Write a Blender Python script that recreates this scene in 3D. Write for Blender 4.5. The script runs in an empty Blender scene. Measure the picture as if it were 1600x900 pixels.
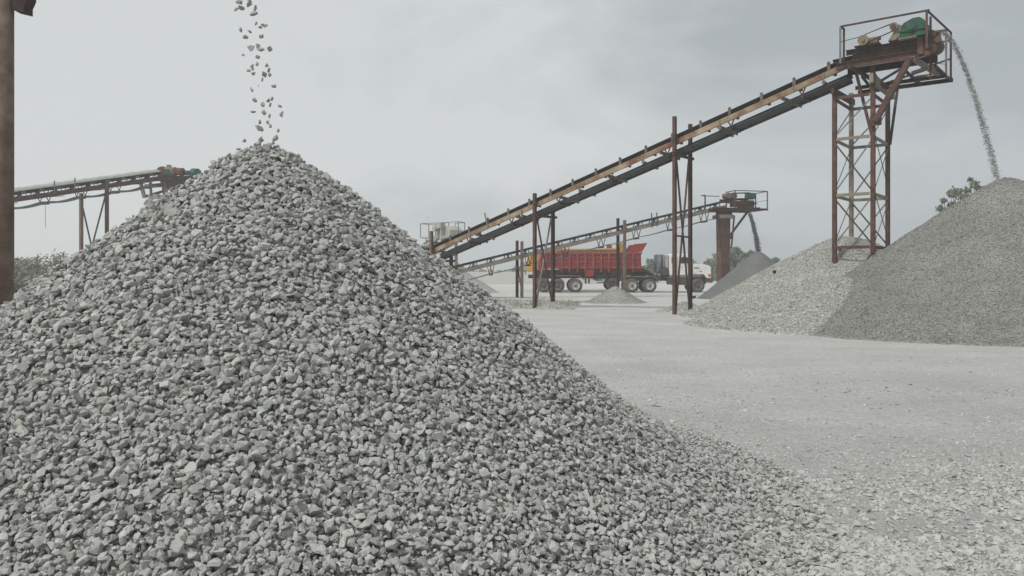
import bpy, bmesh, math, random
import numpy as np
from mathutils import Vector, Matrix

random.seed(7)
rng = np.random.default_rng(11)
R = math.radians
sc = bpy.context.scene
col = sc.collection

# ------------------------------------------------------------------ camera
HZ = 424.0            # horizon row in the 1600x900 photograph
F = 1200.0            # focal length in photo pixels
EYE = 1.6
cam_d = bpy.data.cameras.new('camera')
cam = bpy.data.objects.new('camera', cam_d)
col.objects.link(cam)
cam.location = (0, 0, EYE)
cam.rotation_euler = (R(90), 0, 0)
cam_d.sensor_width = 36
cam_d.lens = 36 * F / 1600
cam_d.shift_y = -(450 - HZ) / 1600
cam_d.clip_end = 3000
cam_d.clip_start = 0.05
sc.camera = cam

# ------------------------------------------------------------------ world, sun, exposure
SUN_EL, SUN_AZ = 52.0, -128.0      # azimuth measured from +Y (into the picture) towards +X
w = bpy.data.worlds.new('World')
sc.world = w
w.use_nodes = True
nt = w.node_tree
for n in list(nt.nodes):
    nt.nodes.remove(n)
out = nt.nodes.new('ShaderNodeOutputWorld')
bg = nt.nodes.new('ShaderNodeBackground')
sky = nt.nodes.new('ShaderNodeTexSky')
sky.sky_type = 'NISHITA'
sky.sun_disc = False
sky.sun_elevation = R(SUN_EL)
sky.sun_rotation = R(SUN_AZ)
sky.dust_density = 4
tc = nt.nodes.new('ShaderNodeTexCoord')
mp = nt.nodes.new('ShaderNodeMapping')
mp.inputs['Scale'].default_value = (1.0, 1.0, 2.4)
mp.inputs['Location'].default_value = (0.4, 0.1, 0.0)
n1 = nt.nodes.new('ShaderNodeTexNoise')
n1.inputs['Scale'].default_value = 1.7
n1.inputs['Detail'].default_value = 5
n1.inputs['Roughness'].default_value = 0.55
n1.inputs['Distortion'].default_value = 0.6
cr = nt.nodes.new('ShaderNodeValToRGB')
cr.color_ramp.elements[0].position = 0.22
cr.color_ramp.elements[0].color = (4.1, 4.45, 4.7, 1)
cr.color_ramp.elements[1].position = 0.66
cr.color_ramp.elements[1].color = (6.7, 6.95, 6.95, 1)
sep = nt.nodes.new('ShaderNodeSeparateXYZ')
# broad gradient of the cloud deck: brighter up and to the left
grad = nt.nodes.new('ShaderNodeMath'); grad.operation = 'MULTIPLY_ADD'
grad.inputs[1].default_value = -0.40; grad.inputs[2].default_value = 0.0
grz = nt.nodes.new('ShaderNodeMath'); grz.operation = 'MULTIPLY_ADD'
grz.inputs[1].default_value = 0.30
add = nt.nodes.new('ShaderNodeMath'); add.operation = 'ADD'
mix = nt.nodes.new('ShaderNodeMixRGB')
mix.inputs['Fac'].default_value = 0.93
nt.links.new(tc.outputs['Generated'], mp.inputs['Vector'])
nt.links.new(mp.outputs[0], n1.inputs['Vector'])
nt.links.new(tc.outputs['Generated'], sep.inputs[0])
nt.links.new(sep.outputs['X'], grad.inputs[0])
nt.links.new(sep.outputs['Z'], grz.inputs[0])
nt.links.new(grad.outputs[0], grz.inputs[2])
nt.links.new(grz.outputs[0], add.inputs[0])
amp = nt.nodes.new('ShaderNodeMath'); amp.operation = 'MULTIPLY_ADD'
amp.inputs[1].default_value = 1.7; amp.inputs[2].default_value = -0.36
nt.links.new(n1.outputs['Fac'], amp.inputs[0])
nt.links.new(amp.outputs[0], add.inputs[1])
nt.links.new(add.outputs[0], cr.inputs['Fac'])
nt.links.new(sky.outputs[0], mix.inputs['Color1'])
nt.links.new(cr.outputs[0], mix.inputs['Color2'])
nt.links.new(mix.outputs[0], bg.inputs['Color'])
bg.inputs['Strength'].default_value = 0.1
nt.links.new(bg.outputs[0], out.inputs['Surface'])

sun_d = bpy.data.lights.new('sun', 'SUN')
sun_d.energy = 2.5
sun_d.angle = R(7)
sun_d.color = (1.0, 0.97, 0.92)
sun = bpy.data.objects.new('sun', sun_d)
col.objects.link(sun)
sv = Vector((math.sin(R(SUN_AZ)) * math.cos(R(SUN_EL)), math.cos(R(SUN_AZ)) * math.cos(R(SUN_EL)), math.sin(R(SUN_EL))))
sun.rotation_euler = sv.to_track_quat('Z', 'Y').to_euler()

sc.view_settings.view_transform = 'Standard'
sc.view_settings.look = 'None'
sc.view_settings.gamma = 1
sc.view_settings.use_curve_mapping = False
sc.view_settings.exposure = 0.0
sc.render.engine = 'CYCLES'
sc.cycles.max_bounces = 6
sc.cycles.volume_bounces = 1
sc.cycles.use_denoising = True


def P(px, py, Z):
    """world point seen at photo pixel (px, py) at depth Z"""
    return Vector(((px - 800) / F * Z, Z, EYE + (HZ - py) / F * Z))


# ------------------------------------------------------------------ materials
def mat(name, base, rough=0.85, metal=0.0, var=0.25, scale=6.0, col2=None, thr=0.5, soft=0.12, bump=0.15, bscale=None,
        attr=False, stretch=None, dust=None):
    m = bpy.data.materials.new(name)
    m.use_nodes = True
    t = m.node_tree
    L = t.links.new
    b = t.nodes['Principled BSDF']
    b.inputs['Roughness'].default_value = rough
    b.inputs['Metallic'].default_value = metal
    b.inputs['Specular IOR Level'].default_value = 0.25
    co = t.nodes.new('ShaderNodeTexCoord')
    vec = co.outputs['Object']
    if stretch:
        mpn = t.nodes.new('ShaderNodeMapping')
        mpn.inputs['Scale'].default_value = stretch
        L(vec, mpn.inputs['Vector'])
        vec = mpn.outputs[0]
    a = t.nodes.new('ShaderNodeTexNoise')
    a.inputs['Scale'].default_value = scale
    a.inputs['Detail'].default_value = 6
    a.inputs['Roughness'].default_value = 0.65
    L(vec, a.inputs['Vector'])
    mr = t.nodes.new('ShaderNodeMapRange')
    mr.inputs['From Min'].default_value = 0.3
    mr.inputs['From Max'].default_value = 0.7
    mr.inputs['To Min'].default_value = 1 - var
    mr.inputs['To Max'].default_value = 1 + var
    L(a.outputs['Fac'], mr.inputs['Value'])
    rgb = t.nodes.new('ShaderNodeRGB')
    rgb.outputs[0].default_value = (*base, 1)
    cur = rgb.outputs[0]
    if col2:
        a2 = t.nodes.new('ShaderNodeTexNoise')
        a2.inputs['Scale'].default_value = scale * 0.55
        a2.inputs['Detail'].default_value = 8
        a2.inputs['Roughness'].default_value = 0.7
        L(vec, a2.inputs['Vector'])
        r2 = t.nodes.new('ShaderNodeMapRange')
        r2.inputs['From Min'].default_value = thr - soft
        r2.inputs['From Max'].default_value = thr + soft
        L(a2.outputs['Fac'], r2.inputs['Value'])
        mx = t.nodes.new('ShaderNodeMixRGB')
        L(r2.outputs[0], mx.inputs['Fac'])
        L(cur, mx.inputs['Color1'])
        mx.inputs['Color2'].default_value = (*col2, 1)
        cur = mx.outputs[0]
    mul = t.nodes.new('ShaderNodeVectorMath')
    mul.operation = 'SCALE'
    L(cur, mul.inputs[0])
    L(mr.outputs[0], mul.inputs['Scale'])
    cur = mul.outputs[0]
    if attr:
        at = t.nodes.new('ShaderNodeAttribute')
        at.attribute_name = 'tint'
        m2 = t.nodes.new('ShaderNodeVectorMath')
        m2.operation = 'MULTIPLY'
        L(cur, m2.inputs[0])
        L(at.outputs['Color'], m2.inputs[1])
        cur = m2.outputs[0]
    L(cur, b.inputs['Base Color'])
    if bump:
        bn = t.nodes.new('ShaderNodeTexNoise')
        bn.inputs['Scale'].default_value = bscale or scale * 4
        bn.inputs['Detail'].default_value = 6
        L(vec, bn.inputs['Vector'])
        bp = t.nodes.new('ShaderNodeBump')
        bp.inputs['Strength'].default_value = bump
        bp.inputs['Distance'].default_value = 0.02
        L(bn.outputs['Fac'], bp.inputs['Height'])
        L(bp.outputs[0], b.inputs['Normal'])
    return m


STONE = (0.385, 0.388, 0.370)
M = {
    'stone': mat('crushed_granite', STONE, 0.9, var=0.16, scale=38, bump=0.35, bscale=160, attr=True),
    'stone_pale': mat('pale_granite', (0.46, 0.465, 0.44), 0.95, var=0.12, scale=20, bump=0.2, bscale=90, attr=True),
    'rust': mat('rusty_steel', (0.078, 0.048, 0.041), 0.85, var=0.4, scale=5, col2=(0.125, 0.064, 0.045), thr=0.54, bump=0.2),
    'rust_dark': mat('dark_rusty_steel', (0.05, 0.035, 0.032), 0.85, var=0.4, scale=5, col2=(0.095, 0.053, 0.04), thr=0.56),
    'rust_orange': mat('orange_rust', (0.14, 0.068, 0.045), 0.9, var=0.4, scale=2.2, col2=(0.08, 0.055, 0.047), thr=0.5, soft=0.2),
    'post_brown': mat('weathered_brown_steel', (0.175, 0.135, 0.105), 0.9, var=0.3, scale=7, col2=(0.125, 0.085, 0.065), thr=0.5),
    'tan': mat('dusty_tan_painted_steel', (0.30, 0.235, 0.155), 0.85, var=0.3, scale=1.6, col2=(0.17, 0.08, 0.045), thr=0.52, soft=0.08),
    'tan_grey': mat('dusty_pale_steel', (0.23, 0.20, 0.16), 0.9, var=0.25, scale=3, col2=(0.16, 0.10, 0.075), thr=0.6, soft=0.08),
    'pale_dust': mat('dust_coated_steel', (0.36, 0.36, 0.33), 0.95, var=0.15, scale=3),
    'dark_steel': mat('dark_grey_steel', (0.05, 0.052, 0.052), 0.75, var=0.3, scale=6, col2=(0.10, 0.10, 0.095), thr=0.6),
    'grey_steel': mat('grey_steel', (0.16, 0.165, 0.16), 0.8, var=0.3, scale=4),
    'rubber': mat('conveyor_rubber', (0.028, 0.028, 0.028), 0.8, var=0.3, scale=3, col2=(0.06, 0.06, 0.058), thr=0.6),
    'rubber_dusty': mat('dusty_rubber', (0.15, 0.155, 0.15), 0.9, var=0.25, scale=3),
    'tyre': mat('dusty_tyre_rubber', (0.085, 0.075, 0.066), 0.95, var=0.3, scale=5, col2=(0.14, 0.125, 0.11), thr=0.55),
    'green': mat('green_machine_paint', (0.022, 0.08, 0.052), 0.6, var=0.3, scale=6, col2=(0.07, 0.12, 0.08), thr=0.62),
    'teal': mat('teal_machine_paint', (0.02, 0.08, 0.075), 0.6, var=0.3, scale=6),
    'cream': mat('cream_machine_paint', (0.20, 0.17, 0.12), 0.8, var=0.3, scale=8, col2=(0.2, 0.13, 0.08), thr=0.6),
    'orange_guard': mat('faded_orange_paint', (0.22, 0.10, 0.065), 0.8, var=0.3, scale=6),
    'red_guard': mat('faded_red_paint', (0.15, 0.055, 0.05), 0.8, var=0.3, scale=6),
    'truck_red': mat('dusty_red_paint', (0.26, 0.026, 0.022), 0.6, var=0.25, scale=1.6, col2=(0.22, 0.045, 0.036), thr=0.55, soft=0.15, bump=0.05),
    'truck_red_dusty': mat('dusty_red_ribs', (0.30, 0.075, 0.058), 0.8, var=0.3, scale=2, col2=(0.25, 0.045, 0.036), thr=0.5),
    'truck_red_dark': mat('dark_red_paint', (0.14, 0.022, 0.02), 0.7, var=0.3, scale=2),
    'yellow': mat('orange_yellow_paint', (0.62, 0.31, 0.045), 0.6, var=0.15, scale=1.5, bump=0.05),
    'yellow_dull': mat('dull_ochre_paint', (0.42, 0.26, 0.07), 0.7, var=0.25, scale=2, bump=0.05),
    'white': mat('white_truck_paint', (0.72, 0.72, 0.69), 0.4, var=0.07, scale=2, bump=0.0),
    'blue_grey': mat('blue_grey_metal', (0.14, 0.20, 0.30), 0.6, var=0.25, scale=3),
    'chassis': mat('dusty_chassis_metal', (0.075, 0.06, 0.052), 0.9, var=0.4, scale=3),
    'rim': mat('pale_rim_paint', (0.50, 0.50, 0.47), 0.6, var=0.25, scale=6),
    'rim_dusty': mat('dusty_brown_rim', (0.17, 0.145, 0.125), 0.9, var=0.2, scale=5),
    'lamp_orange': mat('orange_lens', (0.55, 0.12, 0.03), 0.3, bump=0),
    'black': mat('black_plastic', (0.02, 0.02, 0.02), 0.5, bump=0),
    'bark': mat('tree_bark', (0.10, 0.085, 0.065), 0.95, var=0.3, scale=4),
    'leaf': mat('dusty_hazed_green_leaves', (0.16, 0.18, 0.12), 0.9, var=0.45, scale=1.2, bump=0),  # distance haze is painted into this lightened leaf colour
    'leaf_dark': mat('dark_green_leaves', (0.045, 0.062, 0.032), 0.9, var=0.45, scale=0.8, bump=0),
    'leaf_olive': mat('olive_dusty_hazed_leaves', (0.30, 0.29, 0.24), 0.95, var=0.35, scale=0.5, bump=0),  # base colour raised to imitate haze over the far bushes
    'grass': mat('dusty_grass_blades', (0.37, 0.37, 0.31), 0.9, var=0.3, scale=2, bump=0),
    'cloth': mat('dusty_khaki_sheet', (0.22, 0.21, 0.14), 0.9, var=0.3, scale=5),
}
gl = bpy.data.materials.new('dark_window_glass')
gl.use_nodes = True
gb = gl.node_tree.nodes['Principled BSDF']
gb.inputs['Base Color'].default_value = (0.03, 0.04, 0.045, 1)
gb.inputs['Roughness'].default_value = 0.12
M['glass'] = gl


# ------------------------------------------------------------------ mesh builder
class MB:
    def __init__(self):
        self.v = []
        self.f = []
        self.smooth = set()

    def box(self, c, s, ax=None):
        """box centred at c with full sizes s; ax = three orthonormal axes"""
        c = Vector(c)
        if ax is None:
            ax = (Vector((1, 0, 0)), Vector((0, 1, 0)), Vector((0, 0, 1)))
        b = len(self.v)
        for k in (-.5, .5):
            for j in (-.5, .5):
                for i in (-.5, .5):
                    self.v.append(c + ax[0] * s[0] * i + ax[1] * s[1] * j + ax[2] * s[2] * k)
        for q in ((0, 2, 3, 1), (4, 5, 7, 6), (0, 1, 5, 4), (2, 6, 7, 3), (0, 4, 6, 2), (1, 3, 7, 5)):
            self.f.append([b + i for i in q])
        return self

    def beam(self, a, b, wd, hg, up=(0, 0, 1)):
        a, b = Vector(a), Vector(b)
        d = (b - a)
        L = d.length
        d.normalize()
        u = Vector(up)
        if abs(d.dot(u)) > 0.98:
            u = Vector((0.788, -0.614, 0))
        s = d.cross(u).normalized()
        u = s.cross(d).normalized()
        return self.box((a + b) / 2, (L, wd, hg), (d, s, u))

    def angle(self, a, b, wd, th=0.02, up=(0, 0, 1), flip=1):
        """L-section bar"""
        a, b = Vector(a), Vector(b)
        d = (b - a).normalized()
        u = Vector(up)
        if abs(d.dot(u)) > 0.98:
            u = Vector((0.788, -0.614, 0))
        s = d.cross(u).normalized() * flip
        u = s.cross(d).normalized() * (1 if flip > 0 else -1)
        L = (b - a).length
        c = (a + b) / 2
        self.box(c - u * wd / 2, (L, wd, th), (d, s, u))
        self.box(c - s * wd / 2, (L, th, wd - th * 1.2), (d, s, u))
        return self

    def channel(self, a, b, hg, fl=0.07, th=0.015, up=(0, 0, 1), side=1):
        """C-section beam, web plus two flanges; flanges point to side"""
        a, b = Vector(a), Vector(b)
        d = (b - a).normalized()
        u = Vector(up)
        s = d.cross(u).normalized() * side
        u = (d.cross(s) * -side).normalized() if side > 0 else (s.cross(d) * -1).normalized()
        if u.z < 0:
            u = -u
        L = (b - a).length
        c = (a + b) / 2
        self.box(c, (L, th, hg), (d, s, u))
        self.box(c + u * (hg / 2 - th / 2) + s * (fl / 2 + th * .55), (L, fl, th), (d, s, u))
        self.box(c - u * (hg / 2 - th / 2) + s * (fl / 2 + th * .55), (L, fl, th), (d, s, u))
        return self

    def cyl(self, a, b, r, r2=None, n=12, cap=True):
        a, b = Vector(a), Vector(b)
        r2 = r if r2 is None else r2
        d = (b - a).normalized()
        u = Vector((0, 0, 1)) if abs(d.z) < .9 else Vector((1, 0, 0))
        s = d.cross(u).normalized()
        u = s.cross(d)
        k = len(self.v)
        for i in range(n):
            t = 2 * math.pi * i / n
            o = s * math.cos(t) + u * math.sin(t)
            self.v.append(a + o * r)
            self.v.append(b + o * r2)
        for i in range(n):
            j = (i + 1) % n
            self.smooth.add(len(self.f))
            self.f.append([k + 2 * i, k + 2 * j, k + 2 * j + 1, k + 2 * i + 1])
        if cap:
            self.f.append([k + 2 * i for i in range(n)][::-1])
            self.f.append([k + 2 * i + 1 for i in range(n)])
        return self

    def tube(self, pts, r, n=6):
        for p, q in zip(pts[:-1], pts[1:]):
            self.cyl(p, q, r, n=n)
        return self

    def prism(self, poly, a, off):
        """polygon (list of world points) extruded by vector off"""
        off = Vector(off)
        k = len(self.v)
        n = len(poly)
        for p in poly:
            self.v.append(Vector(p))
        for p in poly:
            self.v.append(Vector(p) + off)
        self.f.append([k + i for i in range(n)][::-1])
        self.f.append([k + n + i for i in range(n)])
        for i in range(n):
            j = (i + 1) % n
            self.f.append([k + i, k + j, k + n + j, k + n + i])
        return self

    def strip(self, rows, closed=False, smooth=False):
        k = len(self.v)
        n = len(rows[0])
        for r_ in rows:
            for p in r_:
                self.v.append(Vector(p))
        for i in range(len(rows) - 1):
            for j in range(n if closed else n - 1):
                j2 = (j + 1) % n
                if smooth:
                    self.smooth.add(len(self.f))
                self.f.append([k + i * n + j, k + i * n + j2, k + (i + 1) * n + j2, k + (i + 1) * n + j])
        return self

    def build(self, name, m, parent=None, bevel=0.0):
        me = bpy.data.meshes.new(name)
        me.from_pydata([tuple(p) for p in self.v], [], self.f)
        bm = bmesh.new()
        bm.from_mesh(me)
        for i, f in enumerate(bm.faces):
            if i in self.smooth:
                f.smooth = True
        bmesh.ops.recalc_face_normals(bm, faces=bm.faces)
        if bevel:
            bmesh.ops.bevel(bm, geom=[e for e in bm.edges if len(e.link_faces) == 2 and e.calc_face_angle(0) > 0.6],
                            offset=bevel, segments=2, affect='EDGES', profile=0.6, clamp_overlap=True)
        if parent is not None:
            bmesh.ops.translate(bm, verts=bm.verts, vec=-wloc(parent))
        bm.to_mesh(me)
        bm.free()
        me.materials.append(M[m] if isinstance(m, str) else m)
        o = bpy.data.objects.new(name, me)
        col.objects.link(o)
        if parent is not None:
            o.parent = parent
        return o


def wloc(o):
    p = Vector((0, 0, 0))
    while o is not None:
        p += o.location
        o = o.parent
    return p


def tag(o, label=None, cat=None, group=None, kind=None):
    if label: o['label'] = label
    if cat: o['category'] = cat
    if group: o['group'] = group
    if kind: o['kind'] = kind
    return o


def empty(name, loc, label, cat, group=None):
    o = bpy.data.objects.new(name, None)
    o.location = loc
    o.empty_display_size = 0.3
    col.objects.link(o)
    return tag(o, label, cat, group)


def recentre(o, loc):
    loc = Vector(loc)
    o.data.transform(Matrix.Translation(-loc))
    o.location = loc
    return o


# ------------------------------------------------------------------ stones (numpy)
def hull_shapes(n, npts, seed, bev=0.0):
    out_ = []
    rr = np.random.default_rng(seed)
    for i in range(n):
        p = rr.normal(size=(npts, 3))
        p /= np.linalg.norm(p, axis=1)[:, None]
        p *= rr.uniform(0.78, 1.0, (npts, 1))
        p = np.sign(p) * np.abs(p) ** rr.uniform(0.75, 1.05)      # a little blockier than a ball
        bm = bmesh.new()
        vs = [bm.verts.new(q) for q in p]
        bmesh.ops.convex_hull(bm, input=vs)
        for v in [v for v in bm.verts if not v.link_faces]:
            bm.verts.remove(v)
        bmesh.ops.dissolve_limit(bm, angle_limit=R(16), verts=bm.verts, edges=bm.edges)
        if bev:
            bmesh.ops.bevel(bm, geom=list(bm.edges), offset=bev, segments=1, affect='EDGES', clamp_overlap=True)
        bmesh.ops.triangulate(bm, faces=bm.faces)
        bm.verts.index_update()
        V = np.array([v.co[:] for v in bm.verts], np.float32)
        T = np.array([[v.index for v in f.verts] for f in bm.faces], np.int32)
        V -= V.mean(0)
        V /= np.abs(V).max(0)
        bm.free()
        out_.append((V, T))
    return out_


SHAPES = hull_shapes(11, 12, 3) + hull_shapes(11, 14, 4, 0.08)
SHAPES_LO = hull_shapes(12, 9, 5)


def stone_arrays(pos, nrm, size, shapes, tilt=0.7, flat=(0.55, 0.85), mid=(0.62, 0.95), tint=(0.78, 1.2), seed=1, warm=0.010):
    """pos (N,3), nrm (N,3), size (N,) half long axis"""
    rr = np.random.default_rng(seed)
    N = len(pos)
    u = rr.normal(size=(N, 3))
    u /= np.linalg.norm(u, axis=1)[:, None]
    n = nrm + tilt * u * rr.uniform(0.2, 1.3, (N, 1))
    n /= np.linalg.norm(n, axis=1)[:, None]
    u = rr.normal(size=(N, 3))
    t = np.cross(n, u)
    t /= np.linalg.norm(t, axis=1)[:, None]
    b = np.cross(n, t)
    sx = size
    sy = size * rr.uniform(*mid, N)
    sz = size * rr.uniform(*flat, N)
    A = np.stack([t * sx[:, None], b * sy[:, None], n * sz[:, None]], 1)     # (N,3,3)
    ids = rr.integers(0, len(shapes), N)
    tn = rr.uniform(tint[0], tint[1], N)
    tw = rr.normal(0, warm, N)
    Vs, Ts, Cs = [], [], []
    base = 0
    for k, (V, T) in enumerate(shapes):
        m = np.where(ids == k)[0]
        if not len(m):
            continue
        vv = np.einsum('vi,nij->nvj', V, A[m]) + pos[m][:, None, :]
        nv = len(V)
        tt = T[None] + (np.arange(len(m)) * nv)[:, None, None] + base
        base += nv * len(m)
        Vs.append(vv.reshape(-1, 3))
        Ts.append(tt.reshape(-1, 3))
        c = np.stack([tn[m] * (1 + tw[m]), tn[m], tn[m] * (1 - tw[m]), np.ones(len(m))], 1)
        Cs.append(np.repeat(c, nv, 0))
    return np.concatenate(Vs), np.concatenate(Ts), np.concatenate(Cs)


def np_mesh(name, parts, m, smooth=False):
    V = np.concatenate([p[0] for p in parts]).astype(np.float32)
    C = np.concatenate([p[2] for p in parts]).astype(np.float32)
    off = 0
    Ts = []
    for p in parts:
        Ts.append(p[1] + off)
        off += len(p[0])
    T = np.concatenate(Ts).astype(np.int32)
    me = bpy.data.meshes.new(name)
    me.vertices.add(len(V))
    me.vertices.foreach_set('co', V.ravel())
    me.loops.add(T.size)
    me.loops.foreach_set('vertex_index', T.ravel())
    me.polygons.add(len(T))
    me.polygons.foreach_set('loop_start', np.arange(0, T.size, 3, dtype=np.int32))
    try:
        me.polygons.foreach_set('loop_total', np.full(len(T), 3, dtype=np.int32))
    except Exception:
        pass
    me.update(calc_edges=True)
    if not smooth:
        me.shade_flat()
    a = me.color_attributes.new('tint', 'FLOAT_COLOR', 'POINT')
    a.data.foreach_set('color', C.ravel())
    me.materials.append(M[m] if isinstance(m, str) else m)
    o = bpy.data.objects.new(name, me)
    col.objects.link(o)
    return o


def vnoise(x, y, s, seed=0):
    """cheap smooth value noise in [-1,1]"""
    rr = np.random.default_rng(seed)
    tab = rr.uniform(-1, 1, (64, 64))
    X = x / s + 31.7
    Y = y / s + 17.3
    xi = np.floor(X).astype(int)
    yi = np.floor(Y).astype(int)
    fx = X - xi
    fy = Y - yi
    fx = fx * fx * (3 - 2 * fx)
    fy = fy * fy * (3 - 2 * fy)
    g = lambda i, j: tab[i % 64, j % 64]
    return (g(xi, yi) * (1 - fx) * (1 - fy) + g(xi + 1, yi) * fx * (1 - fy) + g(xi, yi + 1) * (1 - fx) * fy + g(xi + 1, yi + 1) * fx * fy)


def cone(cx, cy, H, t, a, wv0, tl=None, wf=0.0):
    def h(x, y):
        dx, dy = x - cx, y - cy
        r = np.sqrt(dx * dx + dy * dy + a * a)
        tt = t if tl is None else (t + tl) / 2 + (t - tl) / 2 * dx / np.maximum(r, 1e-6)
        wv = wv0 + wf * np.clip((dx * 0.8 - dy * 0.6) / np.maximum(r, 1e-6), 0, 1)
        z = (H - tt * r) / wv
        return wv * np.log1p(np.exp(np.minimum(z, 40))) + np.where(z > 40, (z - 40) * wv, 0) - wv * 0.06
    return h


def hsum(*fs):
    def h(x, y):
        k = 0.12
        vals = np.stack([f(x, y) for f in fs])
        m = vals.max(0)
        return m + k * np.log(np.exp((vals - m) / k).sum(0)) * 0.5 * np.clip(m / 0.4, 0, 1)
    return h


def normals(h, x, y, e=0.03):
    gx = (h(x + e, y) - h(x - e, y)) / (2 * e)
    gy = (h(x, y + e) - h(x, y - e)) / (2 * e)
    n = np.stack([-gx, -gy, np.ones_like(gx)], 1)
    return n / np.linalg.norm(n, axis=1)[:, None]


def core(h, x0, x1, y0, y1, step, drop, zmin=-0.05):
    """closed height-field body as arrays (top surface; skirt goes below the ground)"""
    xs = np.arange(x0, x1 + step, step)
    ys = np.arange(y0, y1 + step, step)
    X, Y = np.meshgrid(xs, ys)
    Z = np.maximum(h(X, Y) - drop, zmin)
    nx, ny = len(xs), len(ys)
    V = np.stack([X.ravel(), Y.ravel(), Z.ravel()], 1)
    i = np.arange(nx - 1)[None, :] + (np.arange(ny - 1) * nx)[:, None]
    i = i.ravel()
    T = np.concatenate([np.stack([i, i + 1, i + nx + 1], 1), np.stack([i, i + nx + 1, i + nx], 1)])
    zc = Z.ravel()[T].max(1)
    T = T[zc > zmin + 1e-4]
    C = np.ones((len(V), 4))
    return V, T, C


def scatter(h, x0, x1, y0, y1, sp, keep, seed, jit=0.42):
    rr = np.random.default_rng(seed)
    nx, ny = int((x1 - x0) / sp), int((y1 - y0) / (sp * .866))
    I, J = np.meshgrid(np.arange(nx), np.arange(ny))
    X = x0 + (I + 0.5 * (J % 2)) * sp + rr.uniform(-jit, jit, I.shape) * sp
    Y = y0 + J * sp * .866 + rr.uniform(-jit, jit, I.shape) * sp
    X, Y = X.ravel(), Y.ravel()
    m = keep(X, Y, rr)
    X, Y = X[m], Y[m]
    return X, Y, h(X, Y)


CAM = np.array([0, 0, EYE])


def facing(h, X, Y, lim):
    n = normals(h, X, Y)
    p = np.stack([X, Y, h(X, Y)], 1)
    v = CAM - p
    v /= np.linalg.norm(v, axis=1)[:, None]
    return (n * v).sum(1) > lim


# ------------------------------------------------------------------ ground
def ground_mat():
    m = bpy.data.materials.new('crushed_stone_dust_ground')
    m.use_nodes = True
    t = m.node_tree
    L = t.links.new
    b = t.nodes['Principled BSDF']
    b.inputs['Roughness'].default_value = 0.95
    b.inputs['Specular IOR Level'].default_value = 0.15
    co = t.nodes.new('ShaderNodeTexCoord')
    # large pale / darker patches
    mp1 = t.nodes.new('ShaderNodeMapping'); mp1.inputs['Scale'].default_value = (0.2, 0.3, 1)
    mp1.inputs['Rotation'].default_value = (0, 0, 0.15)
    L(co.outputs['Object'], mp1.inputs['Vector'])
    a = t.nodes.new('ShaderNodeTexNoise'); a.inputs['Scale'].default_value = 2.2; a.inputs['Detail'].default_value = 9; a.inputs['Roughness'].default_value = 0.62
    L(mp1.outputs[0], a.inputs['Vector'])
    r1 = t.nodes.new('ShaderNodeValToRGB')
    r1.color_ramp.elements[0].position = 0.33; r1.color_ramp.elements[0].color = (0.50, 0.502, 0.48, 1)
    r1.color_ramp.elements[1].position = 0.66; r1.color_ramp.elements[1].color = (0.61, 0.612, 0.588, 1)
    L(a.outputs['Fac'], r1.inputs['Fac'])
    # fine grit
    g = t.nodes.new('ShaderNodeTexNoise'); g.inputs['Scale'].default_value = 11; g.inputs['Detail'].default_value = 10; g.inputs['Roughness'].default_value = 0.85
    L(co.outputs['Object'], g.inputs['Vector'])
    mr = t.nodes.new('ShaderNodeMapRange'); mr.inputs['From Min'].default_value = 0.3; mr.inputs['From Max'].default_value = 0.7
    mr.inputs['To Min'].default_value = 0.74; mr.inputs['To Max'].default_value = 1.16
    L(g.outputs['Fac'], mr.inputs['Value'])
    mu = t.nodes.new('ShaderNodeVectorMath'); mu.operation = 'SCALE'
    L(r1.outputs[0], mu.inputs[0]); L(mr.outputs[0], mu.inputs['Scale'])
    L(mu.outputs[0], b.inputs['Base Color'])
    bn = t.nodes.new('ShaderNodeTexNoise'); bn.inputs['Scale'].default_value = 9; bn.inputs['Detail'].default_value = 12; bn.inputs['Roughness'].default_value = 0.72
    L(co.outputs['Object'], bn.inputs['Vector'])
    vo = t.nodes.new('ShaderNodeTexVoronoi'); vo.inputs['Scale'].default_value = 42; vo.inputs['Randomness'].default_value = 1
    L(co.outputs['Object'], vo.inputs['Vector'])
    ad = t.nodes.new('ShaderNodeMath'); ad.operation = 'MULTIPLY_ADD'; ad.inputs[1].default_value = -0.18
    L(vo.outputs['Distance'], ad.inputs[0]); L(bn.outputs['Fac'], ad.inputs[2])
    bp = t.nodes.new('ShaderNodeBump'); bp.inputs['Strength'].default_value = 1.0; bp.inputs['Distance'].default_value = 0.09
    L(ad.outputs[0], bp.inputs['Height']); L(bp.outputs[0], b.inputs['Normal'])
    return m


def ground_h(x, y):
    d = np.hypot(x, y)
    f = np.clip(1.2 - d / 70, 0, 1)
    z = (vnoise(x, y, 1.7, 1) * 0.010 + vnoise(x, y, 0.55, 2) * 0.008 + vnoise(x * 0.5, y, 0.35, 3) * 0.006 * np.clip(1.6 - d / 9, 0, 1) + vnoise(x, y, 0.17, 4) * 0.006) * f
    # shallow wheel ruts crossing towards the heaps
    for k, (a, b0, wd, dp) in enumerate([(0.16, 7.35, 0.16, 0.028), (0.22, 9.6, 0.25, 0.03), (0.10, 12.2, 0.3, 0.03), (0.28, 6.0, 0.2, 0.02), (-0.08, 15.5, 0.35, 0.035)]):
        u = y - (b0 + a * x + 0.25 * np.sin(x * 0.7 + k))
        dp = dp * (0.36 + 0.35 * vnoise(x, y, 1.3, 50 + k)); wd = wd * 0.7
        z = z - dp * np.exp(-(u / wd) ** 2) * f + dp * 0.6 * np.exp(-((u - wd * 1.6) / (wd * .7)) ** 2) * f
    return z


def graded(a, b, n0, far):
    return


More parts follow.
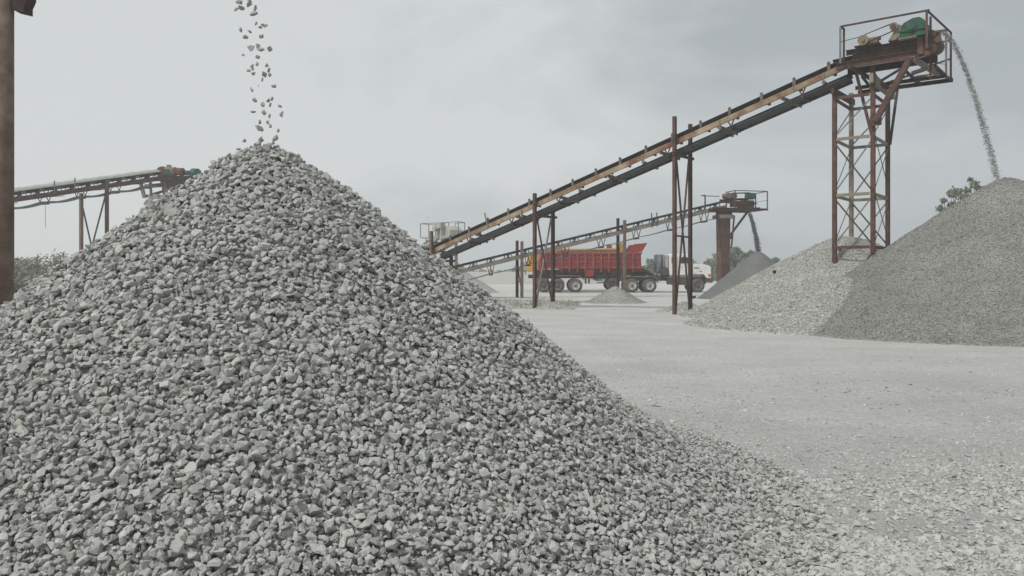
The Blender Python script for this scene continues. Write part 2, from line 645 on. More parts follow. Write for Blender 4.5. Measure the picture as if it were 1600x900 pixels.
yy = np.concatenate([np.arange(-30, 2, 2.0), np.arange(2, 14, 0.05), np.arange(14, 40, 0.2), np.arange(40, 110, 1.5), np.array([120, 150, 200, 300, 500, 900, 1600])])
xx = np.concatenate([[-1600, -800, -400, -200, -120], np.arange(-80, -14, 2.0), np.arange(-14, -3, 0.4), np.arange(-3, 12, 0.06), np.arange(12, 40, 0.4), np.arange(40, 90, 2.0), [120, 200, 400, 800, 1600]])
GX, GY = np.meshgrid(xx, yy)
GZ = ground_h(GX, GY)
nx = len(xx)
idx = (np.arange(nx - 1)[None, :] + (np.arange(len(yy) - 1) * nx)[:, None]).ravel()
T = np.concatenate([np.stack([idx, idx + 1, idx + nx + 1], 1), np.stack([idx, idx + nx + 1, idx + nx], 1)])
gv = np.stack([GX.ravel(), GY.ravel(), GZ.ravel()], 1)
M['ground'] = ground_mat()
g = np_mesh('ground', [(gv, T, np.ones((len(gv), 4)))], 'ground', smooth=True)
tag(g, 'pale grey compacted stone dust ground of the quarry yard', kind='structure')

# ------------------------------------------------------------------ main heap
HD = 6.1
HX = (418 - 800) / F * HD
main0 = cone(HX, HD, 2.83, 0.80, 0.25, 0.17, tl=0.865, wf=0.10)


def main_h(x, y):
    b = main0(x, y)
    f = np.clip(b / 0.8, 0, 1)
    return b + (vnoise(x, y, 0.9, 21) * 0.055 + vnoise(x, y, 0.33, 22) * 0.03) * f


def main_size(z, rr):
    return (0.0193 + 0.0070 * np.clip(z / 2.6, 0, 1)) * np.exp(np.clip(rr.normal(0, 0.27, len(z)), -0.6, 0.55))


parts = [core(main_h, HX - 5, HX + 5, HD - 5, HD + 5, 0.06, 0.075)]
rr = np.random.default_rng(4)
for lay, (sp, off, tl_) in enumerate([(0.0288, -0.052, 0.9), (0.0288, -0.029, 0.9), (0.0318, -0.006, 0.9)]):
    def keep(X, Y, r_):
        z = main_h(X, Y)
        thin = r_.random(len(X)) < np.clip(z / 0.09, 0, 1) * (1.0 if lay < 2 else 0.66)
        px = 800 + F * X / np.maximum(Y, .3)
        m = (z > 0.015) & thin & (Y > 1.6) & (px > -550) & (px < 2000)
        m[m] &= facing(main_h, X[m], Y[m], -0.22)
        # widen spacing with the stones' size up the heap
        m &= r_.random(len(X)) < 1 - 0.38 * np.clip(z / 2.6, 0, 1)
        return m
    X, Y, Z = scatter(main_h, HX - 4.9, HX + 4.9, HD - 4.6, HD + 3.5, sp, keep, 30 + lay)
    n = normals(main_h, X, Y)
    s = main_size(Z, rr)
    p = np.stack([X, Y, Z], 1) + n * (off + rr.normal(0, 0.012, len(X)))[:, None]
    parts.append(stone_arrays(p, n, s, SHAPES, tilt=tl_, flat=(0.36, 0.75), mid=(0.55, 0.95), seed=40 + lay, tint=(0.80, 1.18)))
heap = np_mesh('gravel_heap', parts, 'stone')
tag(heap, 'biggest nearest heap of coarse grey crushed granite filling the left and lower foreground', 'gravel heap', 'gravel heaps', 'stuff')
print('main heap tris', len(heap.data.polygons))

# scattered gravel lying on the yard to the right of the heap
parts = []
for lay, (sp, off) in enumerate([(0.027, -0.002), (0.031, 0.002)]):
    def keep(X, Y, r_):
        d = np.hypot(X - HX, Y - HD)
        edge = 3.75 + 0.25 * vnoise(X, Y, 0.8, 61)
        dens = np.exp(-np.maximum(d - edge, 0) / 0.33) * 0.9
        near = np.clip((7.2 - Y) / 2.3, 0, 1) * np.clip((X + 1.0) / 1.0, 0, 1)
        patch = np.clip(0.5 + 0.9 * vnoise(X * 0.55, Y, 0.5, 62) + 0.25 * vnoise(X, Y, 0.22, 63), 0.05, 1)
        dens = np.maximum(dens, near ** 1.2 * patch * 1.3)
        far = np.clip((11.0 - Y) / 5, 0, 1) * 0.10 * np.clip(0.5 + 1.2 * vnoise(X * .5, Y, 0.6, 64), 0, 1)
        dens = np.maximum(dens, far)
        u = Y - (7.35 + 0.16 * X + 0.25 * np.sin(X * 0.7)) - 0.22
        dens = np.maximum(dens, 0.5 * np.exp(-(u / 0.07) ** 2) * np.exp(-((X - 2.6) / 0.75) ** 2))
        px = 800 + F * X / np.maximum(Y, .3)
        return (r_.random(len(X)) < dens * 0.72) & (d > 3.0) & (px < 1900) & (px > 500) & (Y > 2.6) & (main_h(X, Y) < 0.10)
    X, Y, Z = scatter(ground_h, -2, 9, 2.6, 11.5, sp, keep, 70 + lay)
    s = (0.0135 + 0.0055 * np.clip((6.5 - Y) / 1.5, 0, 1)) * np.exp(rr.normal(0, 0.33, len(X)))
    n = np.zeros((len(X), 3)); n[:, 2] = 1
    z0 = np.maximum(ground_h(X, Y), main_h(X, Y) - 0.02)
    p = np.stack([X, Y, z0 + s * rr.uniform(-0.25, 0.18, len(X)) + off], 1)
    parts.append(stone_arrays(p, n, s, SHAPES_LO, tilt=0.35, flat=(0.4, 0.7), seed=80 + lay, tint=(0.78, 1.0)))
def keepf(X, Y, r_):
    dens = np.clip((15.5 - Y) / 9, 0, 1) * (0.12 + 0.5 * np.clip(vnoise(X * .4, Y, 0.8, 65) + 0.3 * vnoise(X, Y, 0.3, 66), 0, 1))
    px = 800 + F * X / np.maximum(Y, .3)
    return (r_.random(len(X)) < dens) & (px < 1800) & (px > 780) & (Y > 4.5)
X, Y, Z = scatter(ground_h, -1, 12, 4.5, 15.5, 0.052, keepf, 77)
s = 0.0095 * np.exp(rr.normal(0, 0.35, len(X))) * (0.8 + Y / 16)
n = np.zeros((len(X), 3)); n[:, 2] = 1
p = np.stack([X, Y, ground_h(X, Y) + s * 0.1], 1)
parts.append(stone_arrays(p, n, s, SHAPES_LO, tilt=0.35, flat=(0.35, 0.6), seed=88, tint=(0.78, 1.08)))
sg = np_mesh('scattered_gravel', parts, 'stone_pale')
tag(sg, 'loose dusty stones scattered over the pale ground right of the big heap', 'gravel', kind='stuff')


# ------------------------------------------------------------------ other heaps
def heap_obj(h, box_, sp, size, m, label, lo=0.0, tint=(0.75, 1.2), drop=None, lim=-0.1, rate=1.0, group='gravel heaps', seed=100, layers=2, tilt=0.6):
    x0, x1, y0, y1 = box_
    drop = size * 1.0 if drop is None else drop
    parts = [core(h, x0, x1, y0, y1, max((x1 - x0) / 170, 0.05), drop)]
    if sp:
        for lay in range(layers):
            def keep(X, Y, r_):
                z = h(X, Y)
                m_ = (z > 0.02) & (r_.random(len(X)) < rate * np.clip(z / (size * 5), 0, 1))
                m_[m_] &= facing(h, X[m_], Y[m_], lim)
                return m_
            X, Y, Z = scatter(h, x0, x1, y0, y1, sp, keep, seed + lay)
            n = normals(h, X, Y)
            s = size * np.exp(rr.normal(0, 0.3, len(X)))
            p = np.stack([X, Y, Z], 1) + n * (-size * 0.8 * (1 - lay) + rr.normal(0, size * .35, len(X)))[:, None]
            parts.append(stone_arrays(p, n, s, SHAPES_LO, tilt=tilt, flat=(0.4, 0.75), seed=seed + 7 + lay, tint=tint))
    o = np_mesh('gravel_heap', parts, m, smooth=(sp == 0))
    tag(o, label, 'gravel heap', group, 'stuff')
    return o


def noisy(f, a1, s1, a2, s2, sd):
    def h(x, y):
        b = f(x, y)
        k = np.clip(b / (a1 * 12 + .05), 0, 1)
        return b + (vnoise(x, y, s1, sd) * a1 + vnoise(x, y, s2, sd + 1) * a2) * k
    return h


M['stone_fine'] = mat('fine_grey_granite', (0.265, 0.268, 0.248), 0.95, var=0.14, scale=1.2, bump=0.5, bscale=60, attr=True)
M['stone_mid'] = mat('mid_grey_granite', (0.40, 0.403, 0.375), 0.95, var=0.12, scale=3, bump=0.3, bscale=40, attr=True)
M['sand_dark'] = mat('dark_quarry_dust', (0.13, 0.133, 0.128), 0.95, var=0.12, scale=1.5, bump=0.5, bscale=50, attr=True)
M['sand_light'] = mat('light_quarry_dust', (0.33, 0.335, 0.315), 0.95, var=0.12, scale=1.5, bump=0.5, bscale=50, attr=True)

h_r1 = noisy(hsum(cone(14.75, 22.9, 4.60, 0.70, 0.35, 0.09), cone(13.2, 21.6, 3.45, 0.63, 0.9, 0.10), cone(11.6, 20.5, 2.25, 0.53, 1.3, 0.12)), 0.08, 1.6, 0.03, 0.5, 31)
heap_obj(h_r1, (6.5, 22.5, 14.5, 30.5), 0.046, 0.0175, 'stone_fine', 'tall fine grey gravel heap at the right edge, gravel pouring on its peak', tint=(0.78, 1.22), seed=110)
h_r2 = noisy(hsum(cone(11.8, 27.3, 3.35, 0.60, 0.8, 0.12), cone(9.5, 22.9, 1.85, 0.46, 0.9, 0.12)), 0.07, 1.5, 0.035, 0.5, 33)
heap_obj(h_r2, (3.5, 19, 16.6, 32), 0.055, 0.024, 'stone_mid', 'broad low heap of coarse pale gravel under the lattice tower', tint=(0.80, 1.16), seed=120)
h_r3 = noisy(cone(14.5, 45.3, 3.0, 0.86, 0.25, 0.07), 0.05, 1.6, 0.02, 0.5, 35)
heap_obj(h_r3, (9.2, 20, 39.8, 50), 0, 0.02, 'sand_dark', 'dark grey stone dust heap behind, under the farther rusty column', seed=130)
h_c = noisy(cone(5.3, 39.3, 0.92, 0.62, 0.12, 0.09), 0.03, 0.7, 0.01, 0.2, 37)
heap_obj(h_c, (2.6, 8, 36.8, 42), 0.07, 0.022, 'sand_light', 'small isolated heap of fine grey chippings in front of the red truck', seed=140, tint=(0.8, 1.15))
h_p1 = noisy(cone(1.75, 32.6, 0.33, 0.36, 0.1, 0.05), 0.03, 0.5, 0.01, 0.2, 39)
heap_obj(h_p1, (0.2, 3.5, 31, 34.5), 0.06, 0.022, 'stone_mid', 'low spill of gravel at the feet of the left pair of main conveyor posts', seed=150)
h_p2 = noisy(cone(6.95, 30.7, 0.44, 0.40, 0.1, 0.06), 0.03, 0.5, 0.01, 0.2, 41)
heap_obj(h_p2, (5.0, 8.8, 28.8, 32.6), 0.06, 0.024, 'stone_mid', 'low spill of gravel at the feet of the middle pair of main conveyor posts', seed=160)
h_l = noisy(cone(-5.0, 58, 2.6, 0.64, 0.3, 0.07), 0.03, 1.6, 0.01, 0.5, 43)
heap_obj(h_l, (-10, 0, 53, 63), 0, 0.02, 'sand_light', 'smooth pale dust heap beyond the tail of the main conveyor', seed=170)


def single_stone(name, pos, size, label, cat, seed, m='stone', group=None, tint=1.0, fl=(0.5, 0.8)):
    a = stone_arrays(np.array([[0, 0, 0.0]]), np.array([[0, 0, 1.0]]), np.array([size]), SHAPES, tilt=1.5, flat=fl, seed=seed, tint=(tint, tint))
    o = np_mesh(name, [a], m)
    o.location = pos
    tag(o, label, cat, group)
    return o


M['rock_dark'] = mat('dark_rock', (0.03, 0.03, 0.03), 0.9, attr=True)
single_stone('dark_rock', P(1084, 464.5, 39.5), 0.13, 'small black lump on the ground at the left foot of the dark dust heap', 'rock', 901, 'rock_dark')
single_stone('dark_rock', P(1210, 425, 24.6), 0.10, 'small black lump on the crest of the pale coarse gravel heap', 'rock', 902, 'rock_dark')
single_stone('dark_rock', P(901, 473.5, 38.6), 0.13, 'small black lump on the ground left of the small isolated heap', 'rock', 903, 'rock_dark')

# ------------------------------------------------------------------ falling stones over the main heap (each one a thing)
fall = [(374, 3, 8), (369, 14, 8), (377, 12, 9), (390, 2, 8), (389, 7, 9), (398, 14, 8), (396, 22, 11), (400, 37, 7), (406, 42, 7), (411, 39, 8),
        (376, 46, 8), (390, 49, 7), (384, 58, 8), (408, 57, 8), (393, 76, 10), (403, 71, 10), (408, 77, 10), (422, 77, 11), (402, 89, 8), (380, 86, 5),
        (394, 103, 7), (402, 100, 7), (388, 110, 7), (395, 108, 6), (396, 115, 7), (417, 103, 8), (420, 110, 7), (413, 117, 10), (422, 117, 7), (410, 125, 6),
        (428, 135, 7), (393, 140, 8), (404, 134, 2.5), (398, 156, 9), (411, 163, 9), (420, 156, 8), (425, 155, 7), (422, 164, 8), (437, 166, 7), (396, 175, 8),
        (412, 176, 9), (421, 181, 7), (440, 178, 8), (406, 190, 7), (419, 191, 6), (422, 198, 8), (406, 201, 13), (435, 204, 6), (408, 219, 11), (430, 216, 12),
        (382, 220, 7), (371, 3, 6), (415, 40, 6), (399, 10, 6), (426, 224, 8), (398, 226, 8), (414, 229, 9)]
proto = []
for k in range(10):
    a = stone_arrays(np.array([[0, 0, 0.0]]), np.array([[0, 0, 1.0]]), np.array([1.0]), SHAPES[k:k + 1], tilt=0, flat=(0.45, 0.7), mid=(0.6, 0.9), seed=500 + k, tint=(0.85, 1.0))
    proto.append(a)
for k, (px, py, s) in enumerate(fall):
    if k < 10:
        o = np_mesh('falling_stone', [proto[k]], 'stone')
        first = o if k == 0 else first
        proto[k] = o
    else:
        o = proto[k % 10].copy()
        col.objects.link(o)
    dz = random.uniform(-0.18, 0.18)
    o.location = P(px, py, HD + dz)
    hs = s * 0.60 / F * HD
    o.scale = (hs, hs, hs)
    o.rotation_euler = (random.uniform(0, 6.28), random.uniform(0, 6.28), random.uniform(0, 6.28))
    rank = sorted(range(len(fall)), key=lambda i_: fall[i_][1] + i_ * 1e-4).index(k) + 1
    suf = 'th' if 10 <= rank % 100 <= 20 else {1: 'st', 2: 'nd', 3: 'rd'}.get(rank % 10, 'th')
    look = 'small' if s < 7 else 'large' if s >= 10 else 'medium'
    side = 'left' if px < 392 else 'right' if px > 418 else 'middle'
    tag(o, '%s grey stone falling in the %s of the cascade, %d%s counted from the top' % (look, side, rank, suf), 'stone', 'stones falling onto the biggest heap')
single_stone('stray_stone', P(668.5, 340.5, 6.4), 0.0085, 'lone tiny dark stone in the sky above the pale far conveyor head', 'stone', 77)


# ------------------------------------------------------------------ conveyors
class Frame:
    """local frame of a conveyor: s along it (horizontal), q across it (0 = edge near the camera), h height"""
    def __init__(self, x, y, dx, dy, h0, k):
        l = math.hypot(dx, dy)
        self.o = Vector((x, y, 0))
        self.d = Vector((dx / l, dy / l, 0))
        n = Vector((-dy / l, dx / l, 0))
        if n.y < 0:
            n = -n
        self.n = n
        self.h0, self.k = h0, k

    def p(self, s, q, dz=0.0, base=None):
        z = (self.h0 + self.k * s) if base is None else base
        return self.o + self.d * s + self.n * q + Vector((0, 0, z + dz))

    @property
    def up(self):
        a = math.atan(self.k)
        return (-self.d * math.sin(a) + Vector((0, 0, math.cos(a))))


def belt_section(f, s0, s1, W, depth, th, n=2, sag=0.0, idl=None, s_extra=None):
    rows = []
    N = max(2, int((s1 - s0) / 0.28))
    for i in range(N + 1):
        s = s0 + (s1 - s0) * i / N
        sg_ = 0.0 if not sag or idl is None else -sag * math.sin(math.pi * ((s - idl[0]) / idl[1] % 1.0)) ** 2
        prof = [(0, 0), (W * .22, -depth * .78), (W * .36, -depth), (W * .64, -depth), (W * .78, -depth * .78), (W, 0)]
        ring = [f.p(s, q, z + sg_) for q, z in prof] + [f.p(s, q, z - th + sg_) for q, z in prof[::-1]]
        rows.append(ring)
    m = MB()
    m.strip(rows, closed=True)
    m.f.append([i for i in range(12)])
    k = len(rows) * 12 - 12
    m.f.append([k + i for i in range(12)][::-1])
    return m


def conveyor(name, f, s0, s1, W, label, group, belt_mat='rubber', str_mat='tan', belt_d=0.17, raise_=0.05, str_h=0.2, ret_drop=0.62,
             idler_sp=1.13, idler_first=0.4, wing=0.07, idler_style='plate', cross_mat='rust_dark', ret_mat='rubber_dusty', ret_sag=0.03, ret_th=0.02, load=None,
             ret_s=None, far_mat=None, wing_mat='tan_grey', far_drop=0.0):
    base = f.p(s0, W / 2, 0, base=0)
    root = empty(name, base, label, 'conveyor', group)
    belt_section(f, s0, s1, W, belt_d, 0.022).build('belt', belt_mat, root)
    top_str = -belt_d - raise_
    side_out = 0.06
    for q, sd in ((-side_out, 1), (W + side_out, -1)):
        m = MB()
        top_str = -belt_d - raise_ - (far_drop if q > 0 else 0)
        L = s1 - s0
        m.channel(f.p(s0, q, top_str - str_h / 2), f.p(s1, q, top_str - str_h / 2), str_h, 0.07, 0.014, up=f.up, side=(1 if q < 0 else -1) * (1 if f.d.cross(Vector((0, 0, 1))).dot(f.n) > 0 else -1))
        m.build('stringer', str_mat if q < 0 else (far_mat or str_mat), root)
    top_str = -belt_d - raise_
    # idlers
    s = s0 + idler_first
    u = f.up
    i = 0
    while s < s1 - 0.2:
        m = MB()
        zc = top_str
        if idler_style == 'plate':
            for q in (-0.035, W + 0.035):
                m.box(f.p(s, q, (top_str + wing) / 2 - 0.02), (0.10, 0.03, wing - top_str), (f.d * 1.0, f.n, Vector((0, 0, 1))))
                m.cyl(f.p(s, q - 0.015, wing - 0.02), f.p(s, q + 0.015, wing - 0.02), 0.055, n=10)
        else:
            for q in (-0.03, W + 0.03):
                a, b_ = f.p(s - 0.17, q, top_str), f.p(s - 0.05, q, -0.05)
                m.beam(a, b_, 0.03, 0.05)
                a, b_ = f.p(s + 0.17, q, top_str), f.p(s + 0.05, q, -0.05)
                m.beam(a, b_, 0.03, 0.05)
        m.beam(f.p(s, -0.05, top_str + 0.025), f.p(s, W + 0.05, top_str + 0.025), 0.06, 0.05, up=u)
        idl = m.build('idler', wing_mat, root)
        rl = MB()
        rl.cyl(f.p(s, W * .36, -belt_d - 0.07), f.p(s, W * .64, -belt_d - 0.07), 0.045, n=8)
        rl.cyl(f.p(s, 0.0, -0.075), f.p(s, W * .33, -belt_d - 0.065), 0.04, n=8)
        rl.cyl(f.p(s, W, -0.075), f.p(s, W * .67, -belt_d - 0.065), 0.04, n=8)
        rl.build('roller', 'dark_steel', idl)
        s += idler_sp * random.uniform(0.97, 1.03)
        i += 1
    # return strand
    rs0, rs1 = ret_s or (s0, s1)
    rsp = idler_sp * 2.2
    N = int((rs1 - rs0) / 0.25)
    rows = []
    for i in range(N + 1):
        s = rs0 + (rs1 - rs0) * i / N
        dz = -ret_drop - ret_sag * abs(math.sin(math.pi * (s - rs0) / rsp))
        rows.append([f.p(s, 0.04, dz), f.p(s, W * .5, dz - 0.012), f.p(s, W - 0.04, dz), f.p(s, W - 0.04, dz - ret_th), f.p(s, 0.04, dz - ret_th)])
    m = MB().strip(rows, closed=True)
    m.build('return_belt', ret_mat, root)
    s = rs0 + 0.02
    while s < rs1:
        m = MB()
        zb = top_str - str_h
        for q in (-0.05, W + 0.05):
            m.beam(f.p(s - 0.12, q, zb), f.p(s, q, -ret_drop - 0.02), 0.03, 0.04)
            m.beam(f.p(s + 0.12, q, zb), f.p(s, q, -ret_drop - 0.02), 0.03, 0.04)
        m.cyl(f.p(s, -0.07, -ret_drop - ret_th - 0.055), f.p(s, W + 0.07, -ret_drop - ret_th - 0.055), 0.045, n=8)
        m.build('return_roller', cross_mat, root)
        s += rsp
    return root


def cross_beam(f, root, s, z, q0, q1, wd=0.09, hg=0.09, m='tan_grey'):
    return MB().beam(f.p(s, q0, z), f.p(s, q1, z), wd, hg, up=f.up).build('cross_beam', m, root)


def post(root, f, s, q, top, wd=0.15, bottom=-0.1, m='rust', lean=0.0, name='support_post'):
    """H-section column standing on the ground"""
    a = f.p(s, q, 0, base=bottom)
    b = f.p(s + lean, q, 0, base=top)
    mb = MB()
    ax = (f.d, f.n, Vector((0, 0, 1)))
    c = (a + b) / 2
    L = (b - a).length
    mb.box(c, (wd, 0.02, L), ax)
    mb.box(c - f.n * (wd * 0.5), (wd, 0.02, L), ax)
    mb.box(c + f.n * (wd * 0.5), (wd, 0.02, L), ax)
    mb.box(c - f.d * (wd * 0.5 - 0.011), (0.02, wd - 0.025, L - 0.01), ax)
    return mb.build(name, m, root)


# --- C1: the main conveyor
f1 = Frame(-1.15, 34.5, 11.55, -9.0, 3.87, 0.3092)
W1 = 0.72
c1 = conveyor('conveyor', f1, -6.0, 15.3, W1, 'long rusty tan stacking conveyor rising to the green gearbox and railed platform at top right', 'conveyors',
              ret_drop=0.60, ret_mat='dark_steel', far_mat='dark_steel', ret_sag=0.02, ret_th=0.03, str_h=0.19, far_drop=0.15, belt_d=0.15, wing_mat='post_brown')  # far stringer: its shadowed side is put into the dark colour
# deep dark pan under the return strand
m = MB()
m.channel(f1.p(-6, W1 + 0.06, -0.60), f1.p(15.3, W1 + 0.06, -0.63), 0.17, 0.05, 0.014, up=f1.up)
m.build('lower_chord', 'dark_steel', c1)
s = -5.2
while s < 15:
    MB().beam(f1.p(s, -0.05, -0.40), f1.p(s + 0.42, W1 + 0.1, -0.72), 0.05, 0.12).build('diagonal_strut', 'tan_grey', c1)
    s += 2.3
for s in (-0.9, 2.05, 5.0, 7.9, 11.0, 14.6):
    MB().beam(f1.p(s, -0.08, -0.50), f1.p(s, 1.15, -0.62), 0.10, 0.09).build('cross_beam', 'tan_grey', c1)
    MB().beam(f1.p(s, -0.06, -0.2), f1.p(s, -0.06, -0.6), 0.09, 0.03).build('hanger', 'tan_grey', c1)
# tall guide sticks beside the belt
for s in (0.15, 9.35):
    MB().beam(f1.p(s, -0.1, -0.3), f1.p(s - 0.12, -0.16, 0.34), 0.07, 0.05).build('guide_roller', 'tan_grey', c1)


def s_at(f, px, q):
    """s where the line at offset q crosses photo column px"""
    k = (px - 800) / F
    o = f.o + f.n * q
    return (k * o.y - o.x) / (f.d.x - k * f.d.y)


def h_at(py, y):
    return EYE + (HZ - py) / F * y


for (pn, tn, pf, tf, br) in ((674, 361, 705, None, False), (835.5, 302, 864, None, True), (1054, 182, 1078.5, 194, True)):
    sn = s_at(f1, pn, -0.22)
    sf = s_at(f1, pf, 1.12)
    a = f1.p(sn, -0.22, 0, base=0)
    b = f1.p(sf, 1.12, 0, base=0)
    hn = h_at(tn, a.y)
    hf = h_at(tf, b.y) if tf else f1.h0 + f1.k * sf - 0.45
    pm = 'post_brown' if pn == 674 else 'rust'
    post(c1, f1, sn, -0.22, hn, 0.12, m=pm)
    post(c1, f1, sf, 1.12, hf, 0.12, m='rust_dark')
    if br:
        MB().beam(f1.p(sn, -0.12, 0, base=f1.h0 + f1.k * sn - .7), f1.p(sf, 1.02, 0, base=0.3), 0.05, 0.06).build('diagonal_brace', 'rust_dark', c1)
        MB().beam(f1.p(sf, 1.02, 0, base=f1.h0 + f1.k * sf - .7), f1.p(sn, -0.12, 0, base=0.2), 0.05, 0.06).build('diagonal_brace', 'tan_grey' if pn < 900 else 'rust', c1)
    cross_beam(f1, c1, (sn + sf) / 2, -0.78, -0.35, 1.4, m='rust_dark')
    if pn == 1054:
        MB().beam(f1.p(sn, -0.22, 0, base=h_at(368, a.y)), f1.p(sf, 1.12, 0, base=h_at(369, a.y)), 0.06, 0.06).build('tie_bar', 'rust_dark', c1)

# tower of C1
TA = Vector((10.71, 25.5, 0))
d1, n1_ = f1.d, f1.n
TW, TV = 1.184, 2.08


def T_(i, j, z):
    return TA + d1 * TW * i + n1_ * TV * j + Vector((0, 0, z))


tower = bpy.data.objects.new('support_tower', None)
col.objects.link(tower)
tower.parent = c1
tower.location = TA - wloc(c1)
tops = {(0, 0): 7.55, (1, 0): 8.25, (0, 1): 7.9, (1, 1): 8.1}
ax = (d1, n1_, Vector((0, 0, 1)))
for (i, j), tz in tops.items():
    m = MB()
    c = T_(i, j, tz / 2)
    m.box(c, (0.10, 0.02, tz), ax)
    m.box(c - n1_ * 0.05, (0.135, 0.018, tz), ax)
    m.box(c + n1_ * 0.05, (0.135, 0.018, tz), ax)
    m.build('leg', 'rust' if (i, j) != (0, 1) else 'tan_grey', tower)
lv = [2.39, 4.11, 5.96, 7.32]
for k, z in enumerate(lv):
    m = MB()
    e = 0.085
    m.beam(T_(0, 0, z) + d1 * e - n1_ * .09, T_(1, 0, z) - d1 * e - n1_ * .09, 0.05, 0.10)
    m.beam(T_(0, 1, z) + d1 * e, T_(1, 1, z) - d1 * e, 0.05, 0.10)
    m.beam(T_(0, 0, z - .004) + n1_ * e, T_(0, 1, z - .004) - n1_ * e, 0.05, 0.10)
    m.beam(T_(1, 0, z - .004) + n1_ * e, T_(1, 1, z - .004) - n1_ * e, 0.05, 0.10)
    m.build('horizontal_ring', 'rust' if k in (0, 3) else 'tan_grey', tower)
z_lv = [0.6] + lv
for k in range(4):
    za, zb = z_lv[k] + .08, z_lv[k + 1] - .08
    for (p, q, off) in (((0, 0), (1, 0), -n1_ * .03), ((0, 1), (1, 1), n1_ * .03), ((0, 0), (0, 1), -d1 * .03), ((1, 0), (1, 1), d1 * .03)):
        if k == 0 and p == (0, 0):
            continue
        m = MB()
        m.beam(T_(*p, za) + off, T_(*q, zb) + off, 0.012, 0.045)
        m.build('diagonal_brace', 'grey_steel', tower)
        if (p == (0, 0) and q == (1, 0)) and k < 3 or (p == (0, 1) and k == 1) or (p == (1, 0) and k in (1, 2)):
            m = MB()
            m.beam(T_(*p, zb) + off * 2.6, T_(*q, za) + off * 2.6, 0.012, 0.05)
            m.build('diagonal_brace', 'rust', tower)
MB().beam(T_(1, 0, 2.3) + d1 * .1, P(1338, 424, 24.9), 0.07, 0.07).build('diagonal_brace', 'rust_dark', tower)
MB().beam(T_(0.55, 0.05, 8.1), T_(0.97, 0.0, 6.0), 0.07, 0.08).build('diagonal_brace', 'rust', tower)

# head frame and platform of C1 (level)
head = bpy.data.objects.new('head_frame', None)
col.objects.link(head)
head.parent = c1
head.location = f1.p(15.2, 0, 0, base=8.3) - wloc(c1)
sA = s_at(f1, 1312, -0.1)     # start of the level frame
sB = s_at(f1, 1468, -0.1)


def L1(s, q, z):
    return f1.p(s + 0.15 * max(0.0, q - W1 - 0.3) * (1 if s > 16 else 0), q, 0, base=z)


m = MB()
m.channel(L1(sA - 0.1, -0.14, 8.30), L1(sB - 0.2, -0.14, 8.30), 0.22, 0.08, 0.016)
m.build('side_beam', 'rust', head)
m = MB()
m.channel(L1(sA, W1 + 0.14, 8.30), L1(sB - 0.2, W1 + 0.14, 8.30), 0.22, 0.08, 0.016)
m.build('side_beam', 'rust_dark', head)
m = MB()
m.channel(L1(sA + 0.22, -0.16, 8.68), L1(sB - 0.05, -0.16, 8.68), 0.16, 0.08, 0.016)
m.box(L1((sA + sB) / 2 + 0.1, -0.13, 8.50), (sB - sA - 0.6, 0.012, 0.22), ax)
m.build('side_plate', 'rust_dark', head)
m = MB()
m.channel(L1(sA + 0.22, W1 + 0.14, 8.68), L1(sB - 0.05, W1 + 0.14, 8.68), 0.16, 0.08, 0.016)
m.build('side_plate', 'rust_dark', head)
fl = Frame(f1.o.x, f1.o.y, f1.d.x, f1.d.y, 8.60 - 0.07 * sA, 0.07)
belt_section(fl, sA - 0.25, sB - 0.15, W1, 0.10, 0.025).build('head_belt', 'rubber', head)
m = MB()
m.cyl(L1(sB - 0.22, 0.0, 8.62), L1(sB - 0.22, W1, 8.62), 0.24, n=20)
m.build('head_pulley', 'dark_steel', head)
# rusty pulley housing: near cheek plate with flange and a curved hood
for q, mm in ((-0.19, 'rust_orange'), (W1 + 0.19, 'rust')):
    m = MB()
    e_ = 0.0 if q < 0 else -0.25
    pl = [L1(sB - 0.50, q, 8.35), L1(sB - 0.42, q, 8.96), L1(sB - 0.2, q, 8.97), L1(sB + 0.02 + e_, q, 8.86), L1(sB + 0.08 + e_, q, 8.6), L1(sB - 0.08 + e_, q, 8.3), L1(sB - 0.35, q, 8.15)]
    m.prism(pl, 0, f1.n * 0.02)
    if q < 0:
        m.box(L1(sB - 0.5, q - 0.04, 8.62), (0.16, 0.06, 0.72), ax)
        m.cyl(L1(sB - 0.02, q - 0.07, 8.62), L1(sB - 0.02, q, 8.62), 0.1, n=12)
        m.box(L1(sB + 0.05, q - 0.03, 8.87), (0.3, 0.05, 0.06), ax)
    m.build('pulley_housing', mm, head)
# motor, belts, reducer on near side
sm = s_at(f1, 1349, -0.35)
m = MB()
m.cyl(L1(sm + 0.02, -0.45, 8.93), L1(sm + 0.02, 0.12, 8.93), 0.145, n=16)
m.cyl(L1(sm + 0.02, -0.49, 8.93), L1(sm + 0.02, -0.45, 8.93), 0.165, n=16)
m.cyl(L1(sm + 0.02, -0.55, 8.93), L1(sm + 0.02, -0.49, 8.93), 0.06, n=12)
mt = m.build('motor', 'cream', head)
MB().box(L1(sm + 0.28, -0.2, 8.93), (0.26, 0.22, 0.18), ax).cyl(L1(sm + 0.38, -0.2, 8.98), L1(sm + 0.48, -0.2, 8.98), 0.07, n=10).build('terminal_box', 'cream', mt, bevel=0.02)
MB().box(L1(sm + 0.12, -0.2, 8.775), (0.75, 0.5, 0.04), ax).build('motor_base', 'rust_dark', mt)
sg_ = s_at(f1, 1398, -0.35)
m = MB()
m.cyl(L1(sg_, -0.52, 9.18), L1(sg_, -0.40, 9.18), 0.125, n=18)
m.cyl(L1(sg_, -0.56, 9.18), L1(sg_, -0.52, 9.18), 0.06, n=12)
m.build('drive_sheave', 'cream', head)
MB().cyl(L1(sg_, -0.525, 9.18), L1(sg_, -0.565, 9.18), 0.075, n=14).build('sheave_hub', 'rust', head)
